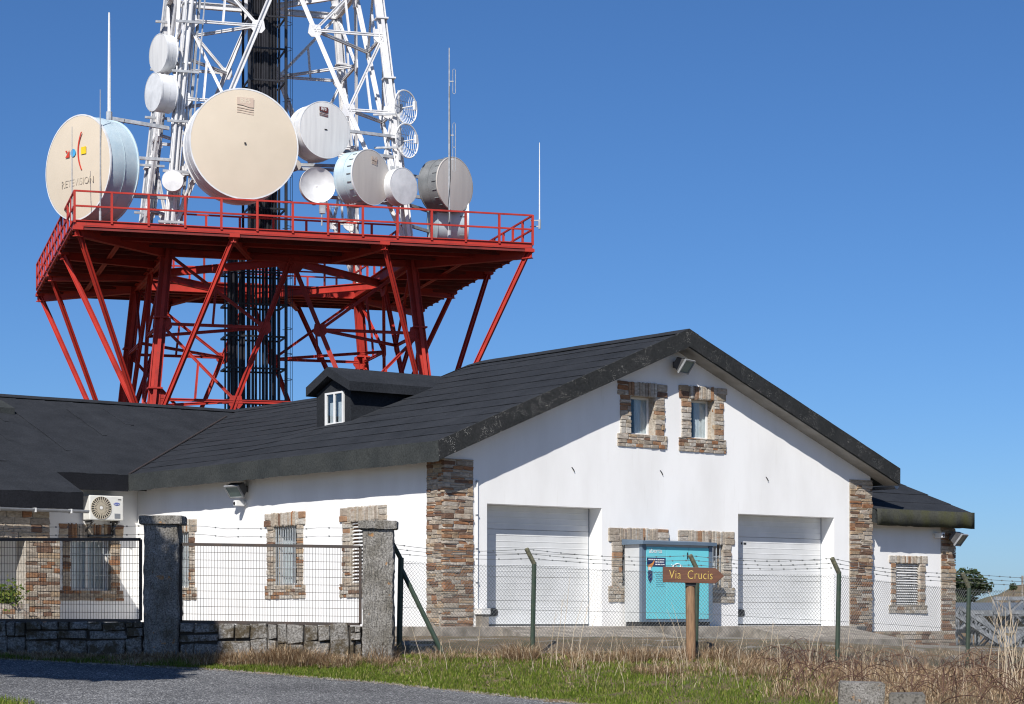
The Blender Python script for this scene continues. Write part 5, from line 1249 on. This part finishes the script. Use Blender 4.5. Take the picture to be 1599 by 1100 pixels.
while cnt < 190000:
    X = gr.uniform(-10.5, 11.5); e = lerp_tab(X, EDGE); f = lerp_tab(X, FLINE); top = f+(.9 if X > -2 else .0)
    lo = max(e-.05, 34.0)
    if X > 6: top = f+2.0
    Y = gr.uniform(lo, top); cnt += 1
    if X < -2.1 and Y > 41.0: continue
    t = (Y-e)/max(.5, f-e); d = dryness(X, t); z = ground_z(X, Y)
    if t < .06 and gr.random() < .5: continue
    if gr.random() > d:
        blade(green, X, Y, z, gr.uniform(.035,.10)*(1+.5*snoise(X*2,Y*2)), gr.uniform(.008,.015), gr.uniform(.1,.7), gr.uniform(0,6.28))
    elif gr.random() < .62:
        blade(dry, X, Y, z, gr.uniform(.04,.15)*(1+.5*snoise(X*1.7+2,Y*2)), gr.uniform(.006,.012), gr.uniform(.5,1.0), gr.uniform(0,6.28))
for _ in range(5200):
    X = gr.uniform(-5.2, 6.2); e = lerp_tab(X, EDGE); f = lerp_tab(X, FLINE); Y = gr.uniform(max(e, 34.5), f-.3)
    if X < -2.1 and Y > 40.9 or snoise(X*2.2+5, Y*2.7) < .12: continue
    blade(green, X, Y, ground_z(X, Y), gr.uniform(.05,.12), gr.uniform(.022,.042), gr.uniform(.4,.95), gr.uniform(0,6.28))
# grass corner on the near side of the road at bottom left
for _ in range(9000):
    X = gr.uniform(-9.5,-5.5); Y = gr.uniform(30.5,34.6); near = lerp_tab(X, [(-40,36),(-9,34.2),(-7.3,33.0),(-6.5,31.6),(-4,27)])
    if Y < near+.05: blade(green, X, Y, road_z(X,Y)-.05, gr.uniform(.05,.14), gr.uniform(.008,.014), gr.uniform(.1,.6), gr.uniform(0,6.28))
# loose grit crumbling off the road edge
gv = MB()
for _ in range(2600):
    X = gr.uniform(-10, 3.0); e = lerp_tab(X, EDGE); Y = e+gr.gauss(-.05,.16); q = gr.uniform(.008,.026); z = road_z(X, min(Y, e))+.004
    if Y > e: z = ground_z(X, Y)+.01
    c = Vector((X, Y, z)); gv.add([c+Vector((gr.uniform(.6,1)*q,0,0)), c+Vector((-q*.5,q*.8,0)), c+Vector((-q*.5,-q*.8,0)), c+Vector((0,0,q*gr.uniform(.6,1.2)))], [(0,1,3),(1,2,3),(2,0,3)])
tag(gv.build('road_grit', M['concrete'], raw=True), 'loose grey grit scattered along the crumbling road edge', 'grit', kind='stuff')
# dry tussocks: along the wall foot and the fence
def tussock(X, Y, n, h, spread, mb=None):
    z = ground_z(X, Y)
    for _ in range(n):
        a = gr.uniform(0,6.28); q = gr.random()**.6*spread; x = X+math.cos(a)*q; y = Y+math.sin(a)*q
        blade(dry if mb is None else mb, x, y, z, h*gr.uniform(.5,1.15), gr.uniform(.007,.012), gr.uniform(.45,1.0), a+gr.uniform(-1.2,1.2))
for _ in range(120): tussock(gr.uniform(-5.9,-2.2), gr.uniform(40.45,41.0), 60, gr.uniform(.10,.30), .2)
for _ in range(26): tussock(gr.uniform(-5.0,-3.6), gr.uniform(40.6,41.0), 90, gr.uniform(.28,.46), .22)
for _ in range(40): tussock(gr.uniform(-11,-6.4), gr.uniform(40.75,41.0), 40, gr.uniform(.06,.14), .15)
for _ in range(60): tussock(gr.uniform(-2.1,6.5), gr.uniform(41.2,42.3), 55, gr.uniform(.08,.22), .22)
for px, hgt in ((800,.40),(815,.46),(820,.36),(940,.28),(985,.40),(1010,.32),(1060,.34),(1120,.4),(1180,.36),(600,.34),(585,.42),(690,.25)):
    X = at(px,0,41.4).x; tussock(X, 41.2+gr.uniform(-.3,.3), 330, hgt, .26)
for _ in range(120): tussock(gr.uniform(4.2,11.0), gr.uniform(37.0,43.5), 60, gr.uniform(.12,.38), .3)
for _ in range(46): tussock(gr.uniform(4.6,6.9), gr.uniform(34.2,35.0), 50, gr.uniform(.2,.42), .2)
for _ in range(30): tussock(gr.uniform(1.0,5.0), gr.uniform(39.5,42.0), 120, gr.uniform(.16,.34), .25)
tag(green.build('grass', M['grass'], raw=True), 'short green grass on the verge beside the road', 'grass', kind='stuff')
tag(dry.build('dry_grass', M['straw'], raw=True), 'dry straw-coloured grass along the fence foot', 'grass', kind='stuff')
# tall pale stalks
sk = MB()
def stalk(X, Y, h, lean, az, r_=.006):
    z = ground_z(X, Y); pts = [(X+lean*h*(k/5)**1.5*math.cos(az)+gr.uniform(-.012,.012), Y+lean*h*(k/5)**1.5*math.sin(az), z+h*k/5) for k in range(6)]
    sk.tube(pts, [r_,r_*.9,r_*.8,r_*.7,r_*.5,r_*.3], 4, False)
    for _ in range(gr.randint(0,4)):
        k = gr.randint(2,4); p = Vector(pts[k]); a = gr.uniform(0,6.28); sk.tube([p, p+Vector((.1*math.cos(a),.05*math.sin(a),.16))*h*.7], r_*.4, 3, False)
for px, h, ln in ((868,1.35,.12),(880,1.6,.10),(893,1.2,.22),(903,1.45,.25),(915,1.1,.3),(862,.9,.1),(848,.8,-.2),(660,.8,-.25),(745,.7,.1),(1062,1.1,-.3),(1070,1.2,-.26),(1050,.9,-.35),(1150,.8,.15),(1205,.9,.05),(1190,.7,.3),(1260,1.0,.25),(1282,.85,.2),(1215,.7,-.1),(1320,.9,.1),(1345,.75,.3),(1420,.85,-.15),(950,.7,.1),(1020,.6,.3),(700,.6,-.2)):
    X = at(px,0,40.8).x; stalk(X, 40.8+gr.uniform(-.8,.9), h, ln, gr.uniform(-.5,.5))
for k in range(16):
    X = at(1575,0,40).x+gr.gauss(0,.12); stalk(X, 40+gr.uniform(-.4,.4), gr.uniform(1.0,1.9), gr.uniform(-.28,.25), gr.uniform(-.4,.4), .009)
for _ in range(130):
    X = gr.uniform(1.0,11); Y = gr.uniform(38,43); stalk(X, Y, gr.uniform(.3,.75), gr.uniform(-.4,.4), gr.uniform(0,6.28), .004)
for _ in range(45):
    X = gr.uniform(-2,4); Y = gr.uniform(39,42); stalk(X, Y, gr.uniform(.2,.5), gr.uniform(-.5,.5), gr.uniform(0,6.28), .004)
tag(sk.build('dead_stalks', M['stalk'], raw=True), 'tall pale dead stalks standing in front of the fence', 'weeds', kind='stuff')
bm_ = MB()
for _ in range(260):
    X = gr.uniform(4.8,11.5); Y = gr.uniform(37.2,43.0); z = ground_z(X, Y); a = gr.uniform(0,6.28); L = gr.uniform(.5,1.5); hh_ = gr.uniform(.15,.55)
    pts = [(X+math.cos(a)*L*k/7+gr.uniform(-.02,.02), Y+math.sin(a)*L*k/7*.6, z+hh_*math.sin(math.pi*(k/7)**.8)+.02) for k in range(8)]
    bm_.tube(pts, [.008,.008,.0075,.007,.006,.005,.004,.003], 4, False)
    for k in range(1,7):
        p = Vector(pts[k]); d = Vector((gr.uniform(-1,1),gr.uniform(-1,1),gr.uniform(0,1)))*.05; bm_.tube([p,p+d], .003, 3, False)
tag(bm_.build('brambles', M['bramble'], raw=True), 'tangle of bare brown bramble stems at the lower right', 'brambles', kind='stuff')
print('objects', len(bpy.data.objects), 'tris', sum(len(m_.polygons) for m_ in bpy.data.meshes))
